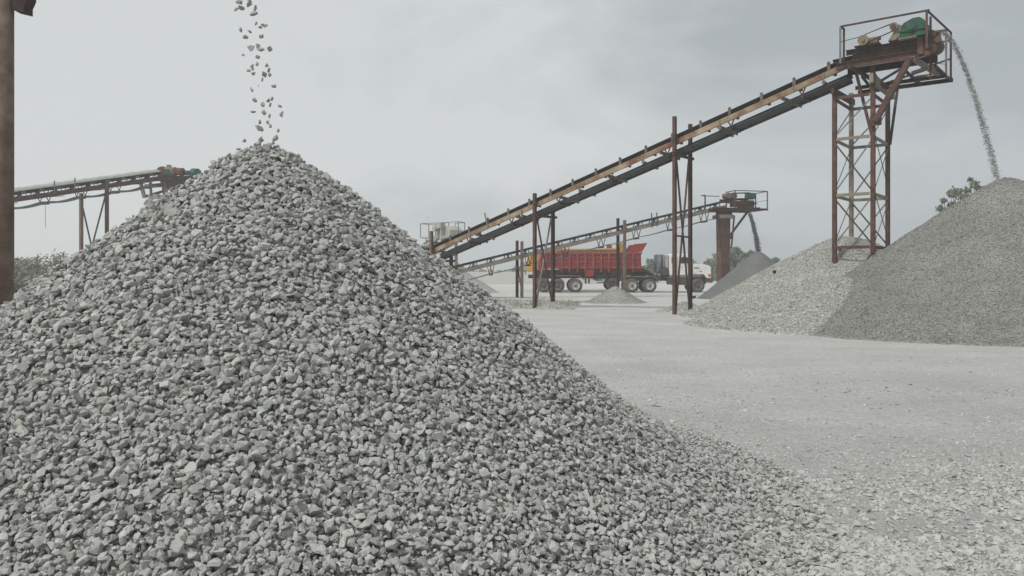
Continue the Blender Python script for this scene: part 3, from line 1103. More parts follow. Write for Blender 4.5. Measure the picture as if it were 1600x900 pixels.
for dz0, dz1, r_ in ((0.15, 0.125, 0.014), (0.155, 0.105, 0.010), (-0.13, -0.12, 0.018)):
    MB().cyl(L1(sm + 0.02, -0.47, 8.93 + dz0), L1(sg_, -0.47, 9.18 + dz1), r_, n=6).build('drive_belt', 'rubber', head)
s2 = s_at(f1, 1426, -0.3)
sr0 = s_at(f1, 1413, -0.3)
m = MB()
poly = [(-0.36, -0.22), (-0.40, 0.02), (-0.22, 0.20), (0.02, 0.30), (0.20, 0.30), (0.33, 0.20), (0.44, 0.02), (0.44, -0.24), (0.2, -0.28), (-0.2, -0.28)]
m.prism([L1(s2 + a_, -0.42, 9.07 + b_) for a_, b_ in poly], 0, f1.n * 0.42)
gr = m.build('gearbox', 'green', head, bevel=0.03)
m = MB()
m.cyl(L1(s2 - 0.0, -0.49, 9.08), L1(s2 - 0.0, -0.41, 9.08), 0.145, n=20)
m.cyl(L1(s2 - 0.0, -0.53, 9.08), L1(s2 - 0.0, -0.49, 9.08), 0.09, n=16)
m.box(L1(s2, -0.43, 9.0), (0.8, 0.06, 0.05), ax)
m.box(L1(s2, -0.43, 8.81), (0.84, 0.1, 0.04), ax)
m.build('bearing_cover', 'green', gr)
m = MB()
m.prism([L1(s2 - 0.48, -0.44, 8.78), L1(s2 - 0.66, -0.44, 8.78), L1(s2 - 0.50, -0.44, 9.05), L1(s2 - 0.36, -0.44, 9.24), L1(s2 - 0.28, -0.44, 9.18), L1(s2 - 0.36, -0.44, 8.8)], 0, f1.n * 0.3)
m.box(L1(s2 - 0.12, -0.38, 8.77), (0.5, 0.2, 0.04), ax)
m.build('gearbox_bracket', 'cream', head)
m = MB()
m.beam(L1(sm + 0.75, -0.3, 8.76), L1(s2 - 0.42, -0.3, 9.03), 0.12, 0.07)
m.box(L1(sm + 0.95, -0.3, 8.86), (0.12, 0.12, 0.2), ax)
m.build('tension_arm', 'rust_dark', head)

# platform with railing
qn, qf = -0.47, 2.46
sPA = s_at(f1, 1314, qn)
sPB = s_at(f1, 1449, qn)
zt, zf = 9.49, 8.24
plat = bpy.data.objects.new('platform', None)
col.objects.link(plat)
plat.parent = c1
plat.location = L1(sPA, qn, zf) - wloc(c1)
m = MB()
m.beam(L1(sPA - .02, qn, zt), L1(sPB + .06, qn, zt), 0.05, 0.05)
m.build('handrail', 'rust_dark', plat)
m = MB()
m.beam(L1(sPB, qn + .03, zt - 0.004), L1(sPB, qf, zt - 0.004), 0.045, 0.045)
m.build('handrail', 'rust_dark', plat)
m = MB()
m.beam(L1(sPA, qn + .03, zt - 0.004), L1(sPA, qn + 0.42, zt - 0.004), 0.05, 0.05)
m.build('handrail', 'rust_dark', plat)
m = MB()
m.beam(L1(sPB, qf, zt - 0.25), L1(sPB - 1.9, qf, zt - 0.25), 0.05, 0.05)
m.beam(L1(sPB, qf, zt - 0.85), L1(sPB - 1.2, qf, zt - 1.12), 0.05, 0.05)
m.build('handrail', 'rust_dark', plat)
for s_, q, z0, mm in ((sPA, qn, 8.30, 'grey_steel'), (sPA, qn + 0.42, 8.30, 'rust_dark'), (sPB, qn, 8.35, 'rust'), (sPB, qn + 0.62, 7.55, 'rust_dark'), (sPB, qf - 0.45, zf - .35, 'grey_steel'), (sPB, qf, zf - .35, 'rust')):
    MB().angle(L1(s_, q, z0), L1(s_, q, zt - 0.03), 0.07, 0.022).build('railing_post', mm, plat)
MB().cyl(L1(sPA, qn, 9.0), L1(sm + 0.02, qn + .02, 9.06), 0.013, n=5).build('cable', 'black', plat)
MB().cyl(L1(sPB, qn + 0.62, 8.05), L1(sPB, qf - 0.5, 8.35), 0.01, n=5).build('cable', 'black', plat)
# lower platform beams
m = MB()
zl = 7.92
m.channel(L1(sPA - 0.2, qf, zl), L1(sPB + 0.05, qf, zl), 0.13, 0.06, 0.016)
m.build('floor_beam', 'rust_dark', plat)
m = MB()
m.channel(L1(sPA - 0.1, qf - 0.75, zl), L1(sPB + 0.05, qf - 0.75, zl), 0.12, 0.06, 0.016)
m.build('floor_beam', 'rust_dark', plat)
for s_ in (sPB - 0.02, sPB - 0.9, sPB - 1.8, sPA + 0.3):
    MB().beam(L1(s_, W1 + 0.2, zl + 0.2), L1(s_, qf - .03, zl), 0.06, 0.09).build('outrigger', 'rust_dark', plat)
MB().beam(L1(sPB - 0.45, -0.2, 8.18), L1(sPB - 0.12, 1.6, 7.98), 0.14, 0.12).build('outrigger', 'tan_grey', plat)
MB().beam(L1(sPB - 0.2, qf - .7, 8.3), L1(sPB - 1.9, qf - .7, 7.9), 0.05, 0.07).build('outrigger', 'dark_steel', plat)
# buckled khaki sheet on the far corner of the platform
rows = []
for i in range(9):
    a_ = i / 8
    rows.append([L1(sPB - 1.05 + 1.0 * a_, qf - 0.72 + 0.68 * b_, zl + 0.085 + 0.20 * math.sin(a_ * math.pi) ** 1.5 * (0.4 + 0.6 * b_) + 0.02 * math.sin(9 * a_ + 5 * b_)) for b_ in (0, .25, .5, .75, 1)])
rows2 = [[p_ + Vector((0, 0, -0.02)) for p_ in r_] for r_ in rows]
m = MB()
m.strip(rows, smooth=True)
m.strip(rows2, smooth=True)
m.build('floor_sheet', 'cloth', plat)
# top cross beams under the head and the big slanted strut
MB().beam(T_(1, -0.12, 7.80), T_(1, 1.38, 7.80), 0.12, 0.30).build('bearing_beam', 'tan_grey', tower)
MB().beam(T_(0, -0.12, 7.55), T_(0, 1.15, 7.62), 0.10, 0.2).build('bearing_beam', 'rust_dark', tower)
MB().beam(L1(sPB - 0.5, -0.25, 8.2), T_(1.1, -0.1, 6.4), 0.12, 0.17).box(T_(1.1, -0.08, 6.42), (0.34, 0.05, 0.3), ax).build('slanted_strut', 'rust', tower)
MB().beam(T_(1.22, 1.1, 7.85), T_(1.06, 1.0, 5.95), 0.07, 0.08).build('slanted_strut', 'dark_steel', tower)
MB().beam(L1(sA + 0.35, -0.25, 8.2), L1(sA + 1.1, 1.3, 7.7), 0.10, 0.10).build('slanted_strut', 'rust_dark', tower)
MB().beam(L1(sPB - 0.8, 0.4, 8.1), L1(sPB - 2.1, 1.6, 7.85), 0.06, 0.07).build('slanted_strut', 'grey_steel', tower)

# --- gravel pouring off C1
def stream(name, pts, n, size, spread, m, label, seed, tint=(0.6, 1.1), elong=1.0):
    rr_ = np.random.default_rng(seed)
    pts = np.array([list(p) for p in pts])
    seg = np.linalg.norm(np.diff(pts, axis=0), axis=1)
    cum = np.concatenate([[0], np.cumsum(seg)])
    t = rr_.uniform(0, cum[-1], n)
    pos = np.stack([np.interp(t, cum, pts[:, k]) for k in range(3)], 1)
    sp = spread[0] + (spread[1] - spread[0]) * t / cum[-1]
    pos += rr_.normal(0, 1, (n, 3)) * sp[:, None]
    nn = np.tile([1.0, 0, 0], (n, 1))
    s_ = size * np.exp(rr_.normal(0, 0.3, n))
    a = stone_arrays(pos, nn, s_, SHAPES_LO, tilt=1.2, seed=seed, tint=tint)
    o = np_mesh(name, [a], m)
    return tag(o, label, 'falling gravel', 'streams of falling gravel', 'stuff')


hp = L1(sB, W1 / 2, 8.9)
Zs = hp.y
stream('gravel_stream', [P(1462, 50, Zs), P(1476, 52, Zs), P(1487, 62, Zs), P(1495, 78, Zs), P(1510, 112, Zs), P(1526, 160, Zs), P(1543, 220, Zs), P(1558, 280, Zs)],
       4200, 0.013, (0.035, 0.055), 'stone', 'stream of gravel arcing from the railed high head down to the tall right heap', 301)

# --- C2: the farther conveyor in front of the truck
f2 = Frame(0.575, 46.0, 0.97, 0.24, 2.90, 0.241)
W2 = 0.7
sh2 = s_at(f2, 1128, 0)
c2 = conveyor('conveyor', f2, -6.5, sh2 + 0.3, W2, 'long thin farther conveyor crossing above the red truck to a small railed head', 'conveyors',
              belt_mat='rubber', str_mat='tan_grey', belt_d=0.11, raise_=0.20, str_h=0.22, ret_drop=0.98, idler_sp=1.06, idler_style='trestle', wing=0.0,
              ret_sag=0.05, wing_mat='dark_steel', ret_th=0.03, ret_mat='grey_steel')
for pn, tn, pf, tf in ((815.5, 377, 808, 376), (976, 344, 965.5, 341)):
    sn, sf = s_at(f2, pn, -0.15), s_at(f2, pf, 0.9)
    yn, yf = f2.p(sn, -0.15).y, f2.p(sf, 0.9).y
    post(c2, f2, sn, -0.15, h_at(tn, yn), 0.15, m='post_brown')
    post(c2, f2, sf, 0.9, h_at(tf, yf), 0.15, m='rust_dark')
    MB().beam(f2.p(sn, -0.1, 0, base=2.6), f2.p(sf + 0.2, 0.85, 0, base=0.1), 0.05, 0.06).build('diagonal_brace', 'tan_grey', c2)
    MB().beam(f2.p(sf, 0.85, 0, base=h_at(385 if pn > 900 else 410, yf)), f2.p(sn, -0.1, 0, base=0.3), 0.05, 0.08).build('diagonal_brace', 'rust_dark', c2)
    MB().beam(f2.p(sn, -0.15, 0, base=1.0), f2.p(sf, 0.9, 0, base=1.0), 0.06, 0.06).build('tie_bar', 'rust_dark', c2)
for px in (1019, 1027):
    s_ = s_at(f2, px, -0.1)
    MB().beam(f2.p(s_, -0.1, -0.6), f2.p(s_ - .04, -0.1, 0.33 if px < 1020 else 0.28), 0.06, 0.05).build('guide_roller', 'dark_steel', c2)
head2 = bpy.data.objects.new('head_frame', None)
col.objects.link(head2); head2.parent = c2
head2.location = f2.p(sh2, 0, 0, base=5.6) - wloc(c2)
ax2 = (f2.d, f2.n, Vector((0, 0, 1)))


def L2(s, q, z):
    return f2.p(s, q, 0, base=z)


sC = s_at(f2, 1174, 0)
yh = L2(sC, 0, 0).y
zb = h_at(326, yh)       # platform beam height
m = MB()
m.channel(L2(sh2 - 1.0, -0.12, zb - 0.16), L2(sC + 0.55, -0.12, zb - 0.02), 0.2, 0.07, 0.02)
m.build('side_beam', 'rust', head2)
m = MB()
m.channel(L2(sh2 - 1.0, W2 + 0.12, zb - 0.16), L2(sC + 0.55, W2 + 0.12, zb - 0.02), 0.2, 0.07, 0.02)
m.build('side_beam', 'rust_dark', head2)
m = MB()
m.channel(L2(sh2 - 0.25, -0.14, zb + 0.42), L2(sC + 0.15, -0.14, zb + 0.30), 0.2, 0.07, 0.02)
m.box(L2((sh2 + sC) / 2, -0.1, zb + 0.2), (1.1, 0.02, 0.3), ax2)
m.build('side_plate', 'rust', head2)
m = MB()
m.box(L2(sC - 0.25, 0.3, zb + 0.28), (0.75, 0.9, 0.5), ax2)
m.box(L2(sC + 0.25, 0.3, zb + 0.37), (0.5, 0.5, 0.06), ax2)
m.build('pulley_housing', 'rust', head2, bevel=0.03)
fl2 = Frame(f2.o.x, f2.o.y, f2.d.x, f2.d.y, zb + 0.62 - 0.03 * sh2, 0.03)
belt_section(fl2, sh2 + 0.2, sC - 0.1, W2, 0.08, 0.03).build('head_belt', 'rubber', head2)
m = MB()
m.box(L2(sC - 0.12, -0.05, zb + 0.80), (0.62, 0.4, 0.42), ax2)
gb2 = m.build('gearbox', 'green', head2, bevel=0.09)
MB().cyl(L2(sC - 0.05, -0.30, zb + 0.80), L2(sC - 0.05, -0.24, zb + 0.80), 0.15, n=14).build('bearing_cover', 'green', gb2)
m = MB()
m.cyl(L2(sh2 + 0.35, -0.3, zb + 0.78), L2(sh2 + 0.35, 0.3, zb + 0.78), 0.19, n=14)
m.cyl(L2(sh2 + 0.75, -0.3, zb + 0.76), L2(sh2 + 0.75, 0.3, zb + 0.76), 0.17, n=14)
m.build('motor', 'post_brown', head2)
MB().beam(L2(sh2 + 0.5, -0.32, zb + 0.92), L2(sC - 0.3, -0.32, zb + 0.98), 0.03, 0.08).build('drive_belt', 'rubber', head2)
plat2 = bpy.data.objects.new('platform', None)
col.objects.link(plat2); plat2.parent = c2
plat2.location = L2(sC, 0, zb) - wloc(c2)
qa, qb = -0.62, 1.5
sE = s_at(f2, 1199, qa)
sD = s_at(f2, 1148.5, qa)
zr = h_at(299, L2(sE, qa, 0).y)
zfl = h_at(327, L2(sE, qa, 0).y)
m = MB()
m.beam(L2(sD, qa, zr), L2(sE, qa, zr), 0.05, 0.05)
m.beam(L2(sE, qa, zr - .003), L2(sE, qb, zr - .003), 0.05, 0.05)
m.beam(L2(sD, qa, zr - .003), L2(sD, qb * .3, zr - .003), 0.05, 0.05)
m.beam(L2(sE, qa, (zr + zfl) / 2), L2(sE, qb, (zr + zfl) / 2), 0.02, 0.02)
m.build('handrail', 'dark_steel', plat2)
for s_, q in ((sD, qa), (sD, qb * .3), (sE, qa), (sE, qb * .5)):
    MB().beam(L2(s_, q, zfl), L2(s_, q, zr), 0.06, 0.06).build('railing_post', 'dark_steel', plat2)
m = MB()
m.channel(L2(sD - 1.6, qa, zfl - .02), L2(sE + .03, qa, zfl - .02), 0.13, 0.05, 0.02)
m.channel(L2(sD - 1.0, qb, zfl - .02), L2(sE + .03, qb, zfl - .02), 0.13, 0.05, 0.02)
m.build('floor_beam', 'rust_dark', plat2)
for s_ in (sD - 1.2, sD - .2, sD + .6, sE - .1):
    MB().beam(L2(s_, qa + .04, zfl - .02), L2(s_, qb - .04, zfl - .02), 0.08, 0.08).build('outrigger', 'rust_dark', plat2)
sF, sG = s_at(f2, 1100, -0.3), s_at(f2, 1129, -0.3)
zr3 = h_at(305, L2(sF, -0.3, 0).y)
m = MB()
m.beam(L2(sF, 0.1, zr3), L2(sG, 0.1, zr3 + .0), 0.045, 0.045)
m.beam(L2(sF, -0.42, zr3), L2(sF, 0.1, zr3), 0.045, 0.045)
m.build('handrail', 'dark_steel', plat2)
for q in (-0.42, 0.1):
    MB().beam(L2(sF + (0.3 if q > 0 else 0), q, h_at(327, 49)), L2(sF + (0.3 if q > 0 else 0), q, zr3), 0.055, 0.055).build('railing_post', 'dark_steel', plat2)
# rusty box column
colm = bpy.data.objects.new('support_column', None)
col.objects.link(colm); colm.parent = c2
sK = s_at(f2, 1130, 0.35)
pk = L2(sK, 0.35, 0)
colm.location = pk - wloc(c2)
zc = h_at(342, pk.y)
m = MB()
rows = []
for z, wd in ((-0.1, 0.29), (1.2, 0.29), (zc, 0.33)):
    rows.append([pk + f2.d * a_ * wd + f2.n * b_ * wd + Vector((0, 0, z)) for a_, b_ in ((-1, -1), (1, -1), (1, 1), (-1, 1))])
m.strip(rows, closed=True)
m.f.append([8, 9, 10, 11])
for z in (0.9, 2.2, 3.5):
    m.box(pk + Vector((0, 0, z)), (0.62, 0.62, 0.02), ax2)
m.build('shaft', 'rust_orange', colm)
m = MB()
m.box(pk + Vector((0, 0, zc + 0.12)), (1.02, 1.0, 0.24), ax2)
m.build('cap_plate', 'tan_grey', colm, bevel=0.02)
MB().box(pk + Vector((0, 0, zc + 0.33)) + f2.d * 0.05, (0.8, 0.7, 0.2), ax2).build('saddle', 'rust', colm)
for a_ in (-0.62, 0.62):
    MB().beam(pk + f2.d * a_ + Vector((0, 0, zc + 0.2)) - f2.n * .3, pk + f2.d * a_ * 0.66 + Vector((0, 0, zc - 1.9)) - f2.n * .3, 0.07, 0.09).build('side_strut', 'rust', colm)
MB().beam(L2(s_at(f2, 1168, .1), 0.1, zb - .2), pk + f2.d * 0.45 + Vector((0, 0, h_at(369, pk.y))), 0.12, 0.13).box(pk + f2.d * 0.5 + Vector((0, 0, h_at(371, pk.y))), (0.28, 0.3, 0.2), ax2).build('diagonal_brace', 'dark_steel', colm)
Y2 = L2(sC, 0.35, 0).y - 1.2
stream('gravel_stream', [P(1171.5, 334, 46.3), P(1177, 352, 45.9), P(1182, 374, 45.5), P(1186, 400, 45.3)], 2200, 0.028, (0.045, 0.075), 'sand_dark',
       'narrow stream of dark dust falling from the farther small head onto the dark heap', 302, tint=(0.8, 1.1))

# --- C3: pale dust coated head far behind C1's tail
f3 = Frame(-5.55, 47.4, 0.6, -0.8, 3.30, 0.30)
c3 = conveyor('conveyor', f3, -7.0, 2.6, 0.7, 'pale dust coated conveyor head with thin railing, half hidden behind the biggest heap', 'conveyors',
              belt_mat='pale_dust', str_mat='pale_dust', belt_d=0.12, raise_=0.04, str_h=0.22, ret_drop=0.85, wing_mat='pale_dust', ret_mat='pale_dust', cross_mat='pale_dust', far_mat='pale_dust', idler_sp=1.2)
h3 = bpy.data.objects.new('head_frame', None)
col.objects.link(h3); h3.parent = c3
h3.location = f3.p(2.6, 0, 0) - wloc(c3)
ax3 = (f3.d, f3.n, Vector((0, 0, 1)))
m = MB()
m.prism([f3.p(1.9, -0.15, 0.18), f3.p(2.9, -0.15, 0.10), f3.p(3.4, -0.15, -0.30), f3.p(3.45, -0.15, -0.75), f3.p(2.6, -0.15, -0.55), f3.p(1.8, -0.15, -0.25)], 0, f3.n * 1.0)
m.build('pulley_housing', 'pale_dust', h3, bevel=0.05)
m = MB()
m.cyl(f3.p(2.2, -0.5, 0.18), f3.p(2.2, -0.1, 0.18), 0.18, n=12).box(f3.p(2.75, -0.35, 0.15), (0.5, 0.3, 0.3), ax3)
m.build('motor', 'pale_dust', h3)
for s_ in (0.6, 2.4):
    for q in (-0.1, 0.95):
        MB().beam(f3.p(s_, q, 0, base=-0.1), f3.p(s_, q, -0.35), 0.14, 0.14).build('support_post', 'pale_dust', c3)
m = MB()
rb = bpy.data.objects.new('railing', None)
col.objects.link(rb); rb.parent = c3
rb.location = P(690, 364, 46) - wloc(c3)
ZR = [(657, 349.5, 46.5), (670, 350.5, 47.2), (680.5, 350, 47.0), (701, 347.8, 45.2), (716, 347.3, 44.6), (726, 348.3, 45.4), (711, 348, 46.2)]
pr = [P(*z) for z in ZR]
zt3 = sum(p_.z for p_ in pr) / len(pr)
for p_ in pr:
    p_.z = zt3
m = MB()
for a_, b_ in ((0, 1), (1, 2), (2, 3), (3, 4), (4, 5), (5, 6), (0, 3)):
    m.beam(pr[a_], pr[b_], 0.035, 0.035)
m.build('handrail', 'grey_steel', rb)
for p_ in pr:
    MB().beam(p_ - Vector((0, 0, 0.85)), p_, 0.035, 0.035).build('railing_post', 'grey_steel', rb)
m = MB()
for a_, b_ in ((0, 3), (3, 4), (4, 5), (5, 6), (2, 6), (0, 1)):
    m.beam(pr[a_] - Vector((0, 0, .85)), pr[b_] - Vector((0, 0, .85)), 0.06, 0.08)
m.build('floor_beam', 'pale_dust', rb)

# --- C4: conveyor at the left
f4 = Frame(-28.6, 44.0, 5.6, 10.0, 6.15, 0.235)
W4 = 0.8
s4 = s_at(f4, 262, 0)
f4.n = Vector((-f4.d.y, f4.d.x, 0))      # far side is to the left of its run
c4 = conveyor('conveyor', f4, -7.0, s4, W4, 'dark rusty conveyor at the left with sagging grey return belt and teal motor', 'conveyors',
              belt_mat='rubber', str_mat='rust', belt_d=0.20, raise_=0.14, str_h=0.26, ret_drop=0.82, idler_sp=1.02, idler_style='trestle', wing=0.0, wing_mat='tan_grey',
              ret_sag=0.13, ret_th=0.12, far_mat='rust_dark', ret_mat='rubber_dusty')
N = 60
rows = []
for i in range(N + 1):
    s_ = -7 + (s4 + 6.6) * i / N
    top = 0.20 + 0.015 * math.sin(i * 1.7)
    rows.append([f4.p(s_, q, z) for q, z in ((0.02, 0.005), (0.12, 0.05 + top * .4), (0.4, top + 0.02), (0.68, 0.05 + top * .4), (0.78, 0.005), (0.6, -0.14), (0.2, -0.14))])
MB().strip(rows, closed=True).build('gravel_load', 'pale_dust', c4)
m = MB()
for i in range(14):
    s_ = -6.5 + i * 1.35
    if s_ + 1.3 < s4:
        m.cyl(f4.p(s_, -0.12, -0.55), f4.p(s_ + 1.3, -0.12, -0.36 if i % 2 else -0.66), 0.02, n=5)
m.build('hanging_cable', 'rust_dark', c4)
for px, py0, q, top in ((167, 405, -0.1, -0.2), (127, 405, 0.95, -0.7)):
    s_ = s_at(f4, px, q)
    post(c4, f4, s_, q, f4.h0 + f4.k * s_ + top, 0.17, m='rust' if px > 150 else 'post_brown')
    tgt = s_at(f4, 144 if px > 150 else 143, q)
    MB().beam(f4.p(s_, q, 0, base=f4.h0 + f4.k * s_ + top - 0.5), f4.p(tgt, q, 0, base=3.2), 0.06, 0.08).build('diagonal_brace', 'dark_steel', c4)
MB().cyl(f4.p(s_at(f4, 71, 0.4), 0.4, -1.1), f4.p(s_at(f4, 71, 0.4), 0.4, -2.4), 0.012, n=5).build('hanging_rope', 'black', c4)
for px in (85, 117):
    s_ = s_at(f4, px, -0.1)
    MB().beam(f4.p(s_, -0.1, -0.4), f4.p(s_, -0.1, 0.34), 0.06, 0.05).build('guide_roller', 'grey_steel', c4)
h4 = bpy.data.objects.new('head_frame', None)
col.objects.link(h4); h4.parent = c4
h4.location = f4.p(s4, 0, 0) - wloc(c4)
ax4 = (f4.d, f4.n, Vector((0, 0, 1)))
Zh = f4.p(s4, 0).y


def B4(name, px0, py0, px1, py1, dep, m_, par, Z=None, bev=0.03):
    """a box whose camera side spans the given pixels at depth Z"""
    Z = Z or Zh
    a, b_ = P(px0, py1, Z), P(px1, py0, Z)
    mb = MB().box(((a.x + b_.x) / 2, Z + dep / 2, (a.z + b_.z) / 2), (b_.x - a.x, dep, b_.z - a.z))
    return mb.build(name, m_, par, bevel=bev)


m = MB()
m.prism([P(252, 272, Zh), P(290, 276, Zh), P(305, 284, Zh), P(300, 292, Zh), P(268, 300, Zh), P(256, 292, Zh), P(250, 284, Zh)], 0, (-0.3, 1.0, 0))
m.build('pulley_housing', 'rust', h4)
m = MB()
m.channel(P(225, 281, Zh - 1.2), P(303, 277, Zh + .3), 0.28, 0.08, 0.02)
m.build('side_beam', 'rust', h4)
MB().cyl(P(254, 269, Zh - .3), P(254, 269, Zh + .3), 0.40, n=18).cyl(P(254, 269, Zh - .36), P(254, 269, Zh - .3), 0.3, n=14).build('drive_drum', 'orange_guard', h4)
m = MB()
m.cyl(P(258, 268, Zh - .1), P(275, 268, Zh - .1), 0.30, n=14)
m.box(P(264, 260, Zh), (0.25, .25, .18))
m.build('gearbox', 'cream', h4)
MB().box(P(259, 268, Zh - 0.42), (0.40, 0.05, 0.36)).build('dark_guard', 'green', h4)
MB().cyl(P(276, 268, Zh - .1), P(287, 268.5, Zh - .1), 0.26, n=14).build('coupling_guard', 'red_guard', h4)
MB().cyl(P(287, 270, Zh), P(300, 270, Zh), 0.16, n=12).beam(P(282, 275, Zh), P(302, 278, Zh), .3, .1).build('shaft_bracket', 'dark_steel', h4)
m = MB()
m.cyl(P(300, 271, Zh - .1), P(310, 271.5, Zh - .1), 0.35, n=18).cyl(P(310, 271.5, Zh - .1), P(312.5, 271.5, Zh - .1), 0.28, n=16).cyl(P(312.5, 272, Zh - .1), P(314, 272, Zh - .1), 0.06, n=8)
m.box(P(304, 281, Zh), (0.35, .3, .2))
m.build('motor', 'teal', h4)
wk = bpy.data.objects.new('platform', None)
col.objects.link(wk); wk.parent = c4
wk.location = P(235, 300, Zh) - wloc(c4)
for (x0, y0, x1, y1, wd) in ((220, 287, 226, 309, .2), (235, 285, 236, 306, .14), (255, 283, 259, 304, .26)):
    MB().beam(P(x0, y0, Zh), P(x1, y1, Zh), wd, wd).build('platform_post', 'tan_grey', wk)
m = MB()
m.beam(P(226, 290, Zh - .1), P(256, 287.5, Zh - .1), 0.08, 0.16)
m.build('handrail', 'grey_steel', wk)
MB().beam(P(224, 308, Zh + .3), P(258, 298, Zh + .3), 0.3, 0.12).build('floor_beam', 'dark_steel', wk)
B4('floor_box', 231, 303, 246, 318, 0.8, 'pale_dust', wk)
post(c4, f4, s_at(f4, 240, .4), .4, 6.4, .2, m='tan_grey')

# ------------------------------------------------------------------ near left post
ps = empty('steel_post', P(8, 424, 9.0) - Vector((0, 0, EYE)), 'thick rusty brown pipe post at the left frame edge with a small bracket', 'post')
m = MB()
cx = P(6, 424, 9).x
m.cyl((cx - 0.005, 9.0, -0.1), (cx - 0.005, 9.0, 5.6), 0.108, n=28)
m.build('shaft', 'post_brown', ps)
m = MB()
a_ = P(19.5, 9, 9.0)
m.prism([P(19, 14.5, 8.95), P(38, 19, 8.95), P(38, 8, 8.95), P(43, -3, 8.95), P(46, -30, 8.95), P(19, -30, 8.95)], 0, (0, 0.16, 0))
m.build('bracket', 'rust_dark', ps)

# ------------------------------------------------------------------ trucks
PX = 58.0 / F


def wheel(root, c, r, wdt, rim_m='rim', name='wheel', dish=0.06, back=False):
    """wheel lying in the XZ plane, outer face towards -Y at c.y"""
    c = Vector(c)
    m = MB()
    prof = [(r * .58, 0.0), (r * .80, -0.015), (r * .93, 0.01), (r, 0.06), (r, wdt - 0.06), (r * .93, wdt), (r * .58, wdt)]
    n = 28
    rows = []
    for i in range(n):
        t = 2 * math.pi * i / n
        rows.append([c + Vector((math.cos(t) * q, y, math.sin(t) * q)) for q, y in prof])
    rows.append(rows[0])
    m.strip(rows, smooth=True)
    wo = m.build(name, 'tyre', root)
    m = MB()
    prof = [(r * .60, 0.0), (r * .55, 0.03), (r * .46, dish + .05), (r * .27, dish + .07), (r * .25, dish - 0.02), (r * .10, dish - 0.05), (0.002, dish - 0.05)]
    rows = []
    for i in range(n):
        t = 2 * math.pi * i / n
        rows.append([c + Vector((math.cos(t) * q, y, math.sin(t) * q)) for q, y in prof])
    rows.append(rows[0])
    m.strip(rows, smooth=True)
    for i in range(8):
        t = 2 * math.pi * i / 8
        q = r * .20
        m.cyl(c + Vector((math.cos(t) * q, dish - .05, math.sin(t) * q)), c + Vector((math.cos(t) * q, dish + .02, math.sin(t) * q)), 0.018, n=6)
    m.build('rim', rim_m, wo)
    m = MB()
    m.cyl(c + Vector((0, dish - 0.09, 0)), c + Vector((0, dish + .02, 0)), r * .17, r * .2, n=14)
    m.build('hub', 'chassis', wo)
    return wo


def arch(c, r, t0, t1, y0, wd, th=0.03, n=10):
    rows = []
    for i in range(n + 1):
        t = R(t0 + (t1 - t0) * i / n)
        o = Vector((math.cos(t), 0, math.sin(t)))
        rows.append([Vector(c) + o * r + Vector((0, y0, 0)), Vector(c) + o * r + Vector((0, y0 + wd, 0)), Vector(c) + o * (r - th) + Vector((0, y0 + wd, 0)), Vector(c) + o * (r - th) + Vector((0, y0, 0))])
    m = MB().strip(rows, closed=True)
    k = n * 4
    m.f.append([0, 1, 2, 3]); m.f.append([k + 3, k + 2, k + 1, k])
    return m


YT = 58.0            # near side plane of the red truck
tr = empty('tipper_truck', ((980 - 800) * PX, YT + 1.25, 0), 'red tipper trailer pulled by a white bonneted tractor unit, parked side on', 'truck')


def X(px): return (px - 800) * PX
def Zp(py): return EYE + (HZ - py) * PX


# trailer body
m = MB()
x0, x1, zt_, zb_ = X(846), X(1002), Zp(394.5), Zp(419)
m.box(((x0 + x1) / 2, YT + 0.09, (zt_ + zb_) / 2), (x1 - x0, 0.06, zt_ - zb_))
m.box(((x0 + x1) / 2, YT + 2.41, (zt_ + zb_) / 2), (x1 - x0, 0.06, zt_ - zb_))
m.box((x1 - 0.03, YT + 1.25, (zt_ + zb_) / 2), (0.06, 2.24, zt_ - zb_ - .02))
m.box(((x0 + x1) / 2, YT + 1.25, zb_ + 0.05), (x1 - x0 - 0.14, 2.24, 0.06))
body = m.build('trailer_body', 'truck_red', tr)
m = MB()
for y_ in (YT + 0.03, YT + 2.47):
    m.box(((x0 + x1) / 2 + .02, y_, zt_ - 0.04), (x1 - x0 + .1, 0.10, 0.13))
    m.box(((x0 + x1) / 2 + .02, y_, zb_ + 0.04), (x1 - x0 + .06, 0.10, 0.12))
m.build('body_rail', 'truck_red_dusty', body)
for i in range(13):
    xr = X(852.5 + 12.4 * i)
    if xr > x1 - .05:
        break
    m = MB()
    m.box((xr, YT - 0.02, (zt_ + zb_) / 2 - 0.06), (0.11, 0.16, zt_ - zb_ - .08))
    m.prism([(xr - .07, YT - .03, zb_ - .02), (xr + .07, YT - .03, zb_ - .02), (xr + .04, YT + .03, zb_ - .30), (xr - .04, YT + .03, zb_ - .30)], 0, (0, .1, 0))
    m.build('body_rib', 'truck_red_dusty', body)
m = MB()
for z in (Zp(402.5), Zp(409.5)):
    m.box(((x0 + x1) / 2, YT + 0.035, z), (x1 - x0 - .1, 0.05, 0.07))
m.build('body_stiffener', 'truck_red_dusty', body)
m = MB()
m.prism([(X(843), YT + .06, Zp(405)), (X(847), YT + .06, Zp(397)), (X(847), YT + .06, Zp(425)), (X(841), YT + .06, Zp(422))], 0, (0, 2.38, 0))
m.build('tailgate', 'truck_red', body)
